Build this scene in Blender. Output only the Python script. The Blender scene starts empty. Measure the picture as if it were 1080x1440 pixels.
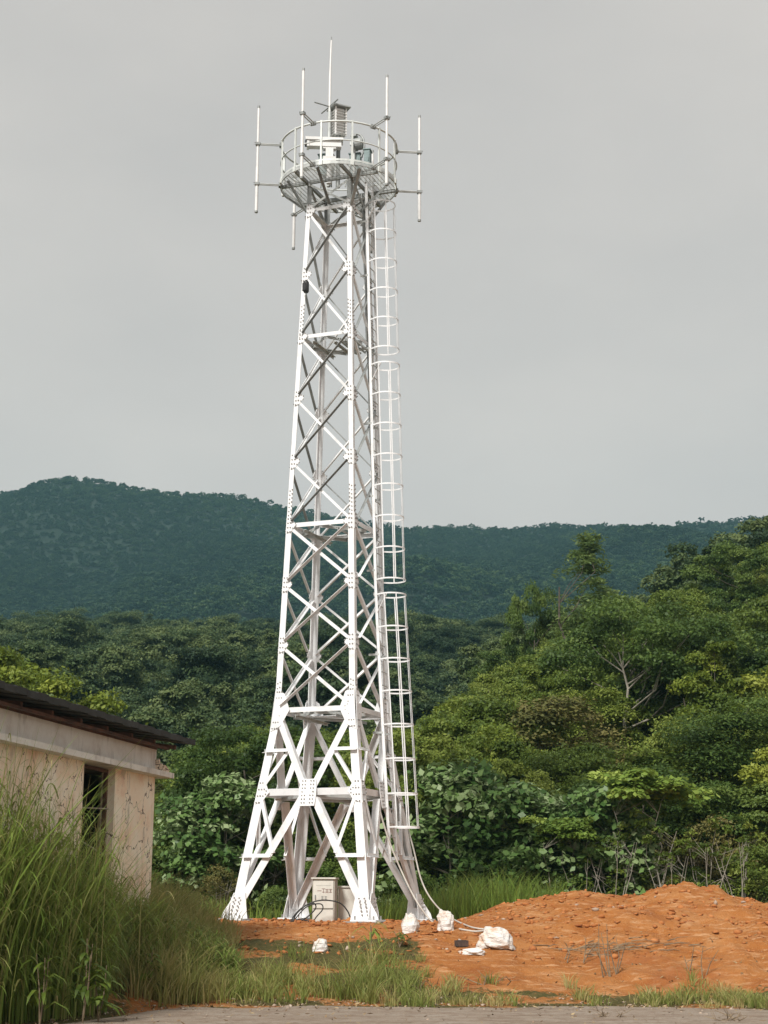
import bpy, bmesh, math, random
import numpy as np
from mathutils import Vector, Matrix
SC = bpy.context.scene
COL = SC.collection
R = math.radians
rng = np.random.default_rng(7)
random.seed(7)

# ------------------------------------------------------------------ camera
F, PITCH, ROLL, EYE = 2300.0, R(13.44), R(0.331), 1.7
ZP = 1.29                                  # level of the tower pad (road = 0)
TX, TY, PHI = -1.2486, 40.0, R(-21.37)     # tower axis and turn
_r0, _u0, _f0 = np.array([1., 0, 0]), np.array([0, -math.sin(PITCH), math.cos(PITCH)]), np.array([0, math.cos(PITCH), math.sin(PITCH)])
_c, _s = math.cos(ROLL), math.sin(ROLL)
IR, IU = _c * _r0 + _s * _u0, -_s * _r0 + _c * _u0

def at(px, py, Y):
    """point at depth Y that the photograph shows at pixel (px, py)"""
    d = IR * ((px - 540) / F) - IU * ((py - 720) / F) + _f0
    d = d * (Y / d[1])
    return Vector((d[0], d[1], d[2] + EYE))

def topix(X, Y, Z):
    X, Y, Z = np.asarray(X, float), np.asarray(Y, float), np.asarray(Z, float) - EYE
    q = np.stack([X, Y, Z], -1)
    d = q @ _f0
    return 540 + F * (q @ IR) / d, 720 - F * (q @ IU) / d

cam = bpy.data.cameras.new('camera')
co = bpy.data.objects.new('camera', cam)
COL.objects.link(co)
M = Matrix.Identity(4)
for i in range(3):
    M[i][0], M[i][1], M[i][2] = IR[i], IU[i], -_f0[i]
M[2][3] = EYE
co.matrix_world = M
cam.sensor_fit = 'VERTICAL'
cam.sensor_height = 36.0
cam.lens = F / 1440 * 36.0
cam.clip_start, cam.clip_end = 0.1, 6000
SC.camera = co

# ------------------------------------------------------------------ helpers
def tag(o, label=None, cat=None, group=None, kind=None):
    if label: o['label'] = label
    if cat: o['category'] = cat
    if group: o['group'] = group
    if kind: o['kind'] = kind
    return o

def empty(name, loc=(0, 0, 0), rz=0.0, parent=None):
    o = bpy.data.objects.new(name, None)
    COL.objects.link(o)
    o.location = loc
    o.rotation_euler = (0, 0, rz)
    o.empty_display_size = 0.2
    if parent: o.parent = parent
    return o

def link(name, me, parent=None, loc=None, rz=None):
    o = bpy.data.objects.new(name, me)
    COL.objects.link(o)
    if parent: o.parent = parent
    if loc is not None: o.location = loc
    if rz is not None: o.rotation_euler = (0, 0, rz)
    return o

def copy_tree(o, parent=None):
    c = o.copy()
    COL.objects.link(c)
    if parent: c.parent = parent
    for ch in list(o.children):
        copy_tree(ch, c)
    return c

class MB:
    """collects polygons with a material index, then makes one mesh"""
    def __init__(s):
        s.v, s.f, s.m, s.sm = [], [], [], []
    def add(s, vs, fs, m=0, smooth=False):
        n = len(s.v)
        s.v += [tuple(v) for v in vs]
        for f in fs:
            s.f.append(tuple(i + n for i in f)); s.m.append(m); s.sm.append(smooth)
    def box(s, c, size, m=0, rot=None):
        x, y, z = [a / 2 for a in size]
        vs = [Vector((i, j, k)) for i in (-x, x) for j in (-y, y) for k in (-z, z)]
        if rot is not None: vs = [rot @ v for v in vs]
        s.add([v + Vector(c) for v in vs], [(0, 1, 3, 2), (4, 6, 7, 5), (0, 4, 5, 1), (2, 3, 7, 6), (0, 2, 6, 4), (1, 5, 7, 3)], m)
    def extrude(s, sec0, sec1, m=0):
        n = len(sec0)
        fs = [(i, (i + 1) % n, n + (i + 1) % n, n + i) for i in range(n)]
        fs += [tuple(range(n - 1, -1, -1)), tuple(range(n, 2 * n))]
        s.add(list(sec0) + list(sec1), fs, m)
    def tube(s, pts, r, n=6, m=0, smooth=True, caps=True):
        pts = [Vector(p) for p in pts]
        rs = r if isinstance(r, (list, tuple)) else [r] * len(pts)
        vs, fs = [], []
        d0 = (pts[1] - pts[0]).normalized()
        a = d0.orthogonal().normalized()
        for i, p in enumerate(pts):
            d = (pts[min(i + 1, len(pts) - 1)] - pts[max(i - 1, 0)]).normalized()
            a = (a - d * a.dot(d)).normalized()
            b = d.cross(a)
            for k in range(n):
                t = 2 * math.pi * k / n
                vs.append(p + (a * math.cos(t) + b * math.sin(t)) * rs[i])
        for i in range(len(pts) - 1):
            for k in range(n):
                fs.append((i * n + k, i * n + (k + 1) % n, (i + 1) * n + (k + 1) % n, (i + 1) * n + k))
        s.add(vs, fs, m, smooth)
        if caps:
            s.add(vs[:n], [tuple(range(n - 1, -1, -1))], m)
            s.add(vs[-n:], [tuple(range(n))], m)
    def ring(s, c, rad, r, a0=0.0, a1=2 * math.pi, seg=40, n=6, m=0):
        closed = abs(a1 - a0 - 2 * math.pi) < 1e-6
        pts = [Vector(c) + Vector((math.cos(a0 + (a1 - a0) * i / seg), math.sin(a0 + (a1 - a0) * i / seg), 0)) * rad for i in range(seg + 1)]
        s.tube(pts, r, n, m, True, not closed)
    def flatring(s, c, r0, r1, h, seg=48, m=0):
        vs, fs = [], []
        for i in range(seg):
            t = 2 * math.pi * i / seg
            for rr, z in ((r0, 0), (r1, 0), (r1, h), (r0, h)):
                vs.append(Vector(c) + Vector((rr * math.cos(t), rr * math.sin(t), z)))
        for i in range(seg):
            j = (i + 1) % seg
            for k in range(4):
                fs.append((4 * i + k, 4 * j + k, 4 * j + (k + 1) % 4, 4 * i + (k + 1) % 4))
        s.add(vs, fs, m)
    def angle(s, p0, p1, n, w, t, side=1, out=-1, w2=None, m=0):
        """steel angle from p0 to p1: one flange in the plane whose outward normal is n, the other standing out"""
        p0, p1, n = Vector(p0), Vector(p1), Vector(n).normalized()
        d = (p1 - p0).normalized()
        n = (n - d * n.dot(d)).normalized()
        v = n.cross(d).normalized()
        if v.z < 0: v = -v
        w2 = w2 or w
        e = side * w / 2
        sec = [(-e, 0), (e, 0), (e, out * w2), (e - side * t, out * w2), (e - side * t, out * t), (-e, out * t)]
        q = [v * a + n * b for a, b in sec]
        if out * side < 0: q = q[::-1]
        s.extrude([p0 + x for x in q], [p1 + x for x in q], m)
    def bolt(s, p, n, r=0.02, h=0.018, m=1):
        p, n = Vector(p), Vector(n).normalized()
        s.tube([p, p + n * h], r, 6, m, False)
    def plate(s, pts, n, t, m=0):
        n = Vector(n).normalized()
        a = [Vector(p) for p in pts]
        s.extrude(a, [p + n * t for p in a], m)
    def mesh(s, name, mats):
        me = bpy.data.meshes.new(name)
        me.from_pydata(s.v, [], s.f)
        for m in (mats if isinstance(mats, (list, tuple)) else [mats]):
            me.materials.append(m)
        me.polygons.foreach_set('material_index', s.m)
        me.polygons.foreach_set('use_smooth', s.sm)
        bm = bmesh.new(); bm.from_mesh(me)
        if not any(s.sm): bmesh.ops.recalc_face_normals(bm, faces=bm.faces)
        bm.to_mesh(me); bm.free()
        me.update()
        return me
    def build(s, name, mats, parent=None, loc=None, rz=None):
        return link(name, s.mesh(name, mats), parent, loc, rz)

def np_mesh(name, V, Q, mat, attrs=None, smooth=False):
    """mesh from numpy arrays of vertices and quads"""
    me = bpy.data.meshes.new(name)
    V = np.asarray(V, np.float32); Q = np.asarray(Q, np.int32)
    k = Q.shape[1]
    me.vertices.add(len(V)); me.vertices.foreach_set('co', V.ravel())
    me.loops.add(Q.size); me.loops.foreach_set('vertex_index', Q.ravel())
    me.polygons.add(len(Q))
    me.polygons.foreach_set('loop_start', np.arange(0, Q.size, k, dtype=np.int32))
    me.polygons.foreach_set('loop_total', np.full(len(Q), k, np.int32))
    if smooth: me.polygons.foreach_set('use_smooth', np.ones(len(Q), bool))
    for nm, arr in (attrs or {}).items():
        a = me.attributes.new(nm, 'FLOAT', 'POINT')
        a.data.foreach_set('value', np.asarray(arr, np.float32))
    for m in (mat if isinstance(mat, (list, tuple)) else [mat]):
        me.materials.append(m)
    me.update(calc_edges=True)
    return me

def _hash(ix, iy, s):
    h = (ix.astype(np.int64) * 374761393 + iy.astype(np.int64) * 668265263 + s * 974711) & 0x7fffffff
    h = ((h ^ (h >> 13)) * 1274126177) & 0x7fffffff
    return ((h ^ (h >> 16)) & 0xffff) / 65535.0

def vnoise(x, y, s=0):
    x = np.asarray(x, float); y = np.asarray(y, float)
    ix, iy = np.floor(x), np.floor(y)
    fx, fy = x - ix, y - iy
    fx = fx * fx * (3 - 2 * fx); fy = fy * fy * (3 - 2 * fy)
    a, b = _hash(ix, iy, s), _hash(ix + 1, iy, s)
    c, d = _hash(ix, iy + 1, s), _hash(ix + 1, iy + 1, s)
    return (a + (b - a) * fx) * (1 - fy) + (c + (d - c) * fx) * fy

def fbm(x, y, s=0, o=4):
    t, a = 0, 0.5
    for i in range(o):
        t = t + a * (vnoise(x * 2 ** i, y * 2 ** i, s + i * 17) - 0.5)
        a *= 0.5
    return t

def sst(a, b, x):
    t = np.clip((np.asarray(x, float) - a) / (b - a), 0, 1)
    return t * t * (3 - 2 * t)

# ------------------------------------------------------------------ materials
class NT:
    def __init__(s, name):
        s.m = bpy.data.materials.new(name); s.m.use_nodes = True
        s.t = s.m.node_tree
        s.p = s.t.nodes['Principled BSDF']; s.out = s.t.nodes['Material Output']
    def n(s, typ, **kw):
        x = s.t.nodes.new(typ)
        for k, v in kw.items():
            if k in x.inputs.keys(): x.inputs[k].default_value = v
            else: setattr(x, k, v)
        return x
    def l(s, a, b): s.t.links.new(a, b)
    def noise(s, scale, detail=4, rough=0.55, coord='Object', sx=None):
        tc = s.n('ShaderNodeTexCoord')
        src = tc.outputs[coord]
        if sx:
            mp = s.n('ShaderNodeMapping'); mp.inputs['Scale'].default_value = sx
            s.l(src, mp.inputs['Vector']); src = mp.outputs['Vector']
        nz = s.n('ShaderNodeTexNoise', Scale=scale, Detail=detail, Roughness=rough)
        s.l(src, nz.inputs['Vector'])
        return nz.outputs['Fac']
    def ramp(s, fac, stops):
        r = s.n('ShaderNodeValToRGB')
        el = r.color_ramp.elements
        while len(el) < len(stops): el.new(0.5)
        for e, (p, c) in zip(el, stops):
            e.position = p; e.color = (*c, 1) if len(c) == 3 else c
        s.l(fac, r.inputs['Fac'])
        return r.outputs['Color']
    def mix(s, fac, a, b, mode='MIX'):
        x = s.n('ShaderNodeMix', data_type='RGBA', blend_type=mode)
        for k, v in ((0, fac), (6, a), (7, b)):
            if isinstance(v, bpy.types.NodeSocket): s.l(v, x.inputs[k])
            else: x.inputs[k].default_value = v if k == 0 else (*v, 1)
        return x.outputs[2]
    def math(s, op, a, b=0.0):
        x = s.n('ShaderNodeMath', operation=op)
        for k, v in ((0, a), (1, b)):
            if isinstance(v, bpy.types.NodeSocket): s.l(v, x.inputs[k])
            else: x.inputs[k].default_value = v
        return x.outputs[0]
    def bump(s, fac, strength=0.3, dist=0.02):
        b = s.n('ShaderNodeBump', Strength=strength, Distance=dist)
        s.l(fac, b.inputs['Height']); s.l(b.outputs['Normal'], s.p.inputs['Normal'])
    def col(s, c):
        if isinstance(c, bpy.types.NodeSocket): s.l(c, s.p.inputs['Base Color'])
        else: s.p.inputs['Base Color'].default_value = (*c, 1)
    def set(s, **kw):
        for k, v in kw.items(): s.p.inputs[k.replace('_', ' ')].default_value = v

def paint(name, c0, c1, c2, rough=0.5, metal=0.0, scale=3.0, grime=1.0):
    t = NT(name)
    a = t.noise(scale, 5, 0.65)
    b = t.noise(scale * 9, 3)
    c = t.ramp(a, [(0.32, c2), (0.5, c1), (0.62, c0)])
    c = t.mix(t.math('MULTIPLY', b, 0.35 * grime), c, c2)
    t.col(c); t.set(Roughness=rough, Metallic=metal)
    t.bump(b, 0.08, 0.004)
    return t.m

M_WHITE = paint('white_steel_paint', (.83, .84, .85), (.80, .81, .82), (.64, .65, .65), 0.40, 0, 3, .6)
M_GALV = paint('galvanised_steel', (.56, .58, .57), (.48, .50, .49), (.36, .38, .37), 0.45, 0.15, 4)
M_GALVD = paint('dull_galvanised_and_shaded_steel', (.36, .38, .37), (.29, .305, .30), (.20, .215, .21), 0.5, 0.15, 4)
M_RAIL = paint('light_galvanised_rail', (.70, .73, .71), (.64, .67, .65), (.50, .53, .51), 0.45, 0.05, 4)
M_BOLT = paint('bolt_steel', (.36, .36, .35), (.29, .28, .27), (.2, .17, .15), 0.5, 0.2, 6)
M_CONC = paint('concrete', (.36, .34, .31), (.30, .28, .26), (.22, .20, .18), 0.9, 0, 5)
M_BLACK = paint('black_plastic', (.025, .025, .027), (.02, .02, .02), (.012, .012, .012), 0.5, 0, 5)
M_CAB = paint('cream_cabinet_paint', (.68, .67, .61), (.63, .62, .56), (.50, .48, .43), 0.5, 0, 2.5)
M_CABSIDE = paint('cream_cabinet_paint_dark', (.50, .48, .42), (.46, .44, .39), (.36, .34, .29), 0.55, 0, 2.5)  # darker cream for the case of the lettered cabinet
M_TEAL = paint('teal_grey_paint', (.20, .28, .28), (.16, .23, .23), (.10, .15, .15), 0.5, 0, 6)
M_ANT = paint('white_fibreglass', (.80, .80, .79), (.77, .77, .76), (.66, .66, .65), 0.35, 0, 3, 0.5)
M_INK = paint('faded_red_ink', (.36, .24, .20), (.31, .20, .17), (.24, .16, .14), 0.7, 0, 9)
M_INKG = paint('grey_ink', (.30, .30, .28), (.26, .26, .24), (.21, .21, .20), 0.7, 0, 9)
M_CABLE = paint('pale_cable', (.55, .52, .47), (.50, .47, .42), (.38, .34, .29), 0.6, 0, 3)
def sack_mat():
    t = NT('dirty_white_woven_plastic')
    a = t.noise(2.6, 6, 0.7); b = t.noise(9, 5, 0.7); w1 = t.noise(5, 3, 0.5, sx=(1, 1, 4))
    c = t.ramp(a, [(0.36, (.60, .36, .22)), (0.47, (.70, .64, .58)), (0.60, (.76, .75, .73))])
    c = t.mix(t.ramp(b, [(0.58, (0, 0, 0)), (0.70, (.5, .5, .5))]), c, (.52, .30, .18))
    t.col(c); t.set(Roughness=0.6); t.bump(t.math('ADD', w1, b), 0.9, 0.05)
    return t.m
M_SACK = sack_mat()
M_BRICK = paint('dark_brick', (.10, .06, .045), (.07, .045, .035), (.04, .03, .025), 0.9, 0, 12)
M_BARK = paint('grey_brown_bark', (.17, .14, .11), (.12, .10, .08), (.06, .05, .04), 0.9, 0, 4)
M_BARKP = paint('pale_bark', (.40, .36, .30), (.32, .29, .24), (.18, .16, .13), 0.85, 0, 3)
M_STALK = paint('dry_stalk', (.30, .23, .14), (.22, .16, .10), (.12, .09, .06), 0.9, 0, 6)
M_ROOF = paint('weathered_roof_sheet', (.045, .047, .045), (.032, .033, .032), (.02, .02, .02), 0.85, 0, 2)
M_RAFT = paint('old_timber', (.16, .075, .05), (.11, .055, .04), (.05, .03, .025), 0.9, 0, 3)
M_DARKPANEL = paint('added_panel_black', (.05, .045, .04), (.038, .034, .03), (.02, .02, .018), 0.95, 0, 1)
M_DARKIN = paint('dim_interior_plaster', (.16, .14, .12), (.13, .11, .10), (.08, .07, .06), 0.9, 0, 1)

def foliage(name, dark, mid, light, transl=0.22, rough=0.55, spread=0.6):
    t = NT(name)
    at_ = t.n('ShaderNodeAttribute', attribute_name='tint')
    oi = t.n('ShaderNodeObjectInfo')
    f = t.math('ADD', at_.outputs['Fac'], t.math('MULTIPLY', t.math('SUBTRACT', oi.outputs['Random'], 0.5), spread))
    c = t.ramp(f, [(0.05, dark), (0.5, mid), (0.95, light)])
    t.col(c); t.set(Roughness=rough)
    t.p.inputs['Specular IOR Level'].default_value = 0.28
    tr = t.n('ShaderNodeBsdfTranslucent'); t.l(t.mix(0.6, c, light), tr.inputs['Color'])
    mx = t.n('ShaderNodeMixShader'); mx.inputs['Fac'].default_value = transl
    t.l(t.p.outputs[0], mx.inputs[1]); t.l(tr.outputs[0], mx.inputs[2])
    t.l(mx.outputs[0], t.out.inputs['Surface'])
    return t.m

M_LEAF = foliage('green_leaves', (.048, .082, .012), (.125, .185, .028), (.225, .275, .052), .36)
M_LEAFD = foliage('dark_green_leaves', (.030, .062, .013), (.080, .138, .027), (.150, .212, .046), .36)
M_LEAFY = foliage('yellow_green_leaves', (.080, .122, .016), (.165, .220, .028), (.28, .32, .048), .33)
M_LEAFB = foliage('big_pale_leaves', (.050, .110, .026), (.125, .215, .056), (.30, .38, .19), 0.25, 0.42, 0.15)
M_LEAFR = foliage('reddish_brown_leaves', (.052, .062, .018), (.098, .105, .026), (.17, .150, .045))
M_SAP = foliage('sapling_leaves', (.10, .17, .026), (.19, .28, .045), (.33, .41, .09), .33)
M_PALE = foliage('pale_feathery_leaves', (.07, .12, .035), (.14, .21, .06), (.22, .28, .09), .4)
M_MTN = foliage('mountain_leaves', (.006, .024, .013), (.015, .043, .019), (.036, .072, .029), 0.15, 0.6, 1.0)
M_MTNG = foliage('mountain_green_leaves', (.012, .038, .015), (.030, .070, .023), (.064, .106, .034), 0.15, 0.6, 1.0)
M_FAR = foliage('far_forest_leaves', (.020, .044, .018), (.060, .100, .034), (.125, .165, .056), 0.28, 0.6, 1.1)
M_GRASS = foliage('grass_blades', (.085, .155, .020), (.210, .330, .052), (.52, .44, .20), 0.38, 0.55, 0)
M_GRASSF = foliage('short_grass_blades', (.095, .145, .026), (.230, .275, .066), (.48, .39, .18), 0.36, 0.6, 0)

# soil / grass floor / wood floor in one material, chosen by region attributes
def ground_mat():
    t = NT('laterite_soil_and_turf')
    a = t.noise(1.1, 6, 0.6); b = t.noise(9, 5, 0.65); c = t.noise(60, 3, 0.6)
    soil = t.ramp(a, [(0.3, (.30, .102, .024)), (0.48, (.40, .158, .042)), (0.66, (.48, .225, .080))])
    soil = t.mix(t.math('MULTIPLY', b, 0.45), soil, (.33, .110, .034))
    soil = t.mix(t.math('GREATER_THAN', c, 0.64), soil, (.56, .33, .18))
    st_ = t.noise(3.2, 6, 0.7, sx=(.6, 2.2, 4))
    soil = t.mix(t.ramp(st_, [(0.52, (0, 0, 0)), (0.66, (.7, .7, .7))]), soil, (.62, .37, .20))
    turf = t.ramp(b, [(0.3, (.055, .050, .016)), (0.5, (.095, .085, .028)), (0.7, (.16, .11, .045))])
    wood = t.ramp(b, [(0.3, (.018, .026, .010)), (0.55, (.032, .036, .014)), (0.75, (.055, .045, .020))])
    sa = t.n('ShaderNodeAttribute', attribute_name='soil').outputs['Fac']
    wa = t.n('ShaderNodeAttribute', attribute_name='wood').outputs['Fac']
    e = t.math('ADD', sa, t.math('MULTIPLY', t.math('SUBTRACT', b, 0.5), 0.9))
    e = t.ramp(e, [(0.42, (0, 0, 0)), (0.58, (1, 1, 1))])
    dk = t.noise(0.45, 5, 0.65)
    soil = t.mix(t.ramp(dk, [(0.50, (0, 0, 0)), (0.68, (.65, .65, .65))]), soil, (.30, .095, .030))
    col = t.mix(e, turf, soil)
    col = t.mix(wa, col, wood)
    t.col(col); t.set(Roughness=0.95)
    t.p.inputs['Specular IOR Level'].default_value = 0.15
    t.bump(t.math('ADD', b, t.math('MULTIPLY', c, 0.5)), 0.9, 0.07)
    return t.m
M_GROUND = ground_mat()

def road_mat():
    t = NT('worn_gravel_road')
    a = t.noise(0.7, 6, 0.65, sx=(1, 2.5, 1)); b = t.noise(22, 4, 0.7); c = t.noise(90, 2)
    col = t.ramp(a, [(0.3, (.27, .190, .130)), (0.5, (.41, .325, .250)), (0.7, (.50, .43, .355))])
    col = t.mix(t.math('MULTIPLY', b, 0.6), col, (.19, .135, .095))
    col = t.mix(t.math('GREATER_THAN', c, 0.64), col, (.50, .46, .40))
    t.col(col); t.set(Roughness=0.92)
    d_ = t.noise(3.5, 7, 0.75)
    col = t.mix(t.ramp(d_, [(0.50, (0, 0, 0)), (0.62, (.75, .75, .75))]), col, (.20, .13, .085))
    t.col(col); t.bump(t.math('ADD', b, t.math('ADD', c, d_)), 0.8, 0.05)
    return t.m
M_ROAD = road_mat()

def plaster_mat():
    t = NT('stained_pink_plaster')
    a = t.noise(1.3, 6, 0.65); b = t.noise(7, 5, 0.7); drip = t.noise(1.2, 6, 0.7, sx=(2, 2, 0.6))
    col = t.ramp(a, [(0.3, (.70, .42, .30)), (0.46, (.84, .68, .52)), (0.62, (.87, .79, .66))])
    col = t.mix(t.ramp(drip, [(0.54, (0, 0, 0)), (0.74, (.75, .75, .75))]), col, (.24, .19, .17))
    col = t.mix(t.ramp(b, [(0.62, (0, 0, 0)), (0.70, (.7, .7, .7))]), col, (.42, .17, .11))
    pe = t.ramp(t.noise(2.1, 9, 0.72), [(0.60, (0, 0, 0)), (0.625, (1, 1, 1))])
    col = t.mix(t.math('MULTIPLY', pe, 0.6), col, (.44, .36, .31))
    cr_ = t.n('ShaderNodeTexVoronoi', feature='DISTANCE_TO_EDGE', Scale=0.9)
    tc_ = t.n('ShaderNodeTexCoord'); nz_ = t.n('ShaderNodeTexNoise', Scale=3.0, Detail=4.0); t.l(tc_.outputs['Object'], nz_.inputs['Vector'])
    vm = t.n('ShaderNodeVectorMath', operation='ADD'); t.l(tc_.outputs['Object'], vm.inputs[0]); t.l(nz_.outputs['Color'], vm.inputs[1]); t.l(vm.outputs[0], cr_.inputs['Vector'])
    col = t.mix(t.math('LESS_THAN', cr_.outputs['Distance'], 0.010), col, (.14, .10, .08))
    t.col(col); t.set(Roughness=0.95); t.bump(t.math('SUBTRACT', b, pe), 0.35, 0.02)
    return t.m
M_PLASTER = plaster_mat()

def frieze_mat():
    t = NT('weathered_whitewash')
    a = t.noise(1.5, 6, 0.65); drip = t.noise(1.6, 6, 0.7, sx=(2, 2, 0.5))
    col = t.ramp(a, [(0.3, (.56, .50, .45)), (0.5, (.70, .67, .62)), (0.68, (.77, .75, .71))])
    col = t.mix(t.ramp(drip, [(0.56, (0, 0, 0)), (0.76, (.8, .8, .8))]), col, (.20, .16, .14))
    t.col(col); t.set(Roughness=0.95); t.bump(a, 0.3, 0.02)
    return t.m
M_FRIEZE = frieze_mat()

# ------------------------------------------------------------------ sky and light
SUN_EL, SUN_AZ = R(43), R(206)          # azimuth measured from +Y clockwise: behind the camera and to its left
sun_dir = Vector((math.sin(SUN_AZ) * math.cos(SUN_EL), math.cos(SUN_AZ) * math.cos(SUN_EL), math.sin(SUN_EL)))
sl = bpy.data.lights.new('sun', 'SUN')
sl.energy, sl.angle, sl.color = 3.7, R(11), (1.0, 0.965, 0.91)
so = bpy.data.objects.new('sun', sl); COL.objects.link(so)
so.rotation_euler = sun_dir.to_track_quat('Z', 'Y').to_euler()

w = bpy.data.worlds.new('World'); SC.world = w; w.use_nodes = True
wt = w.node_tree; bg = wt.nodes['Background']
sky = wt.nodes.new('ShaderNodeTexSky'); sky.sky_type = 'NISHITA'; sky.sun_disc = False
sky.sun_elevation, sky.sun_rotation = SUN_EL, SUN_AZ
tc = wt.nodes.new('ShaderNodeTexCoord')
mp = wt.nodes.new('ShaderNodeMapping'); mp.inputs['Scale'].default_value = (1.6, 1.6, 3.4)
wt.links.new(tc.outputs['Generated'], mp.inputs['Vector'])
nz = wt.nodes.new('ShaderNodeTexNoise'); nz.inputs['Scale'].default_value = 1.7; nz.inputs['Detail'].default_value = 5; nz.inputs['Roughness'].default_value = 0.5
wt.links.new(mp.outputs['Vector'], nz.inputs['Vector'])
cr = wt.nodes.new('ShaderNodeValToRGB')
SKYG = 5.42
cr.color_ramp.elements[0].position, cr.color_ramp.elements[0].color = 0.32, (SKYG * .900, SKYG * .848, SKYG * .805, 1)
cr.color_ramp.elements[1].position, cr.color_ramp.elements[1].color = 0.68, (SKYG * 1.085, SKYG * 1.008, SKYG * .935, 1)
wt.links.new(nz.outputs['Fac'], cr.inputs['Fac'])
mx = wt.nodes.new('ShaderNodeMix'); mx.data_type = 'RGBA'; mx.inputs[0].default_value = 0.94
wt.links.new(sky.outputs[0], mx.inputs[6]); wt.links.new(cr.outputs[0], mx.inputs[7])
wt.links.new(mx.outputs[2], bg.inputs['Color']); bg.inputs['Strength'].default_value = 0.10

SC.view_settings.view_transform = 'Standard'
SC.view_settings.look = 'None'
SC.view_settings.exposure = 0.3
SC.view_settings.gamma = 1.0
try:
    SC.cycles.max_bounces = 6; SC.cycles.volume_bounces = 1; SC.cycles.use_denoising = True
    SC.cycles.transparent_max_bounces = 4
except Exception: pass

# ------------------------------------------------------------------ terrain
MOUND = np.array([(560, 1301), (640, 1297), (680, 1284), (700, 1273), (740, 1266), (770, 1258), (810, 1252), (850, 1256), (900, 1259), (925, 1250), (950, 1245), (1000, 1247), (1030, 1261), (1080, 1270), (1160, 1280), (1300, 1298)], float)
_md = np.array([list(at(x, y, 40.2)) for x, y in MOUND])

def bank_edge(X):
    return 29.1 + 0.9 * (vnoise(X * 0.35, 0 * X, 5) - .5) + 0.5 * (vnoise(X * 1.3, 0 * X, 6) - .5) - 6.8 * sst(-3.0, -6.2, X)

def gz(X, Y, fine=True):
    X = np.asarray(X, float); Y = np.asarray(Y, float)
    e = bank_edge(X)
    z = 1.27 * sst(0, 1, (Y - e) / 8.0) ** 0.8
    # dumped soil on the right, shallow hummocks elsewhere
    top = np.interp(X, _md[:, 0], _md[:, 2], left=1.27, right=1.27) - 1.27
    dy = Y - 40.2
    z = z + np.maximum(top, 0) * np.where(dy < 0, np.exp(-(dy / 3.1) ** 2), np.exp(-(dy / 1.5) ** 2))
    z = z + 0.35 * sst(2, 6, X) * np.exp(-((Y - 36.0) / 1.6) ** 2) * (0.5 + fbm(X * .5, Y * .5, 31) * 1.6)
    z = z - 0.30 * sst(43.5, 47, Y) * sst(500, 60, Y)
    # slope with the wood on the right, valley side behind
    r = np.maximum(Y - 53, 0)
    u = X / np.maximum(Y, 1)
    wr = sst(-0.14, 0.23, u)
    ramp = np.where(r < 35, 0.0065 * r * r, 0.0065 * 35 * 35 + 0.455 * (r - 35))
    ramp = np.where(ramp > 14, 14 + 7 * (1 - np.exp(-(ramp - 14) / 7)), ramp)
    z = z + wr * ramp
    mid = 0.18 * np.maximum(Y - 85, 0)
    mid = np.where(Y > 400, 0.18 * 315 - 0.05 * (Y - 400), mid)
    z = np.where(Y > 60, np.maximum(z, 1 + mid) + 0.0 * z, z)
    z = z + sst(90, 200, Y) * 14 * fbm(X / 60., Y / 60., 3)
    if fine:
        m = sst(0, 1.5, Y - e) * sst(47, 42, Y)
        lump = np.abs(fbm(X * 0.9, Y * 0.9, 11, 5)) * 0.22 + fbm(X * 3.3, Y * 3.3, 12, 4) * 0.13
        pad = np.exp(-(((X - TX) / 3.4) ** 4 + ((Y - TY) / 3.2) ** 4))
        z = z + m * (lump - 0.03) * (1 - 0.85 * pad) * (1 + 0.9 * sst(2.5, 6, X))
        z = z + 0.02 * fbm(X * 1.3, Y * 1.3, 14)
    return z

def axis(lo, hi, dlo, dhi, step, far):
    a = list(np.arange(dlo, dhi, step))
    x, s = dlo, step
    while x > lo:
        s = min(s * 1.12, far); x -= s; a.insert(0, x)
    x, s = a[-1], step
    while x < hi:
        s = min(s * 1.08, far); x += s; a.append(x)
    return np.array(a)

gx = axis(-420, 420, -9.5, 11.5, 0.075, 9.0)
gy = axis(-30, 500, 28, 44.5, 0.075, 7.0)
GX, GY = np.meshgrid(gx, gy)
GZ = gz(GX, GY)
nxg, nyg = len(gx), len(gy)
idx = np.arange(nxg * nyg).reshape(nyg, nxg)
Q = np.stack([idx[:-1, :-1], idx[:-1, 1:], idx[1:, 1:], idx[1:, :-1]], -1).reshape(-1, 4)
PXG, PYG = topix(GX, np.maximum(GY, 5), GZ)
soil = sst(33.4, 34.6, GY + 1.2 * (vnoise(GX * .6, GY * .6, 41) - .5)) * sst(250, 330, PXG)
soil = np.maximum(soil, sst(540, 640, PXG) * sst(29.9, 31.5, GY))
soil = np.maximum(soil, 0.55 * sst(.42, .6, vnoise(GX * 1.4, GY * 1.4, 43)) * sst(34.5, 33, GY))
soil = np.maximum(soil, 0.75 * np.exp(-((PXG - 225) / 75) ** 2) * sst(30.0, 28.5, GY))
soil = soil * sst(46, 43.5, GY)
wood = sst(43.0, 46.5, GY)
me = np_mesh('ground', np.stack([GX, GY, GZ], -1).reshape(-1, 3), Q, M_GROUND, {'soil': soil.ravel(), 'wood': wood.ravel()}, True)
tag(link('ground', me), kind='structure')

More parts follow.
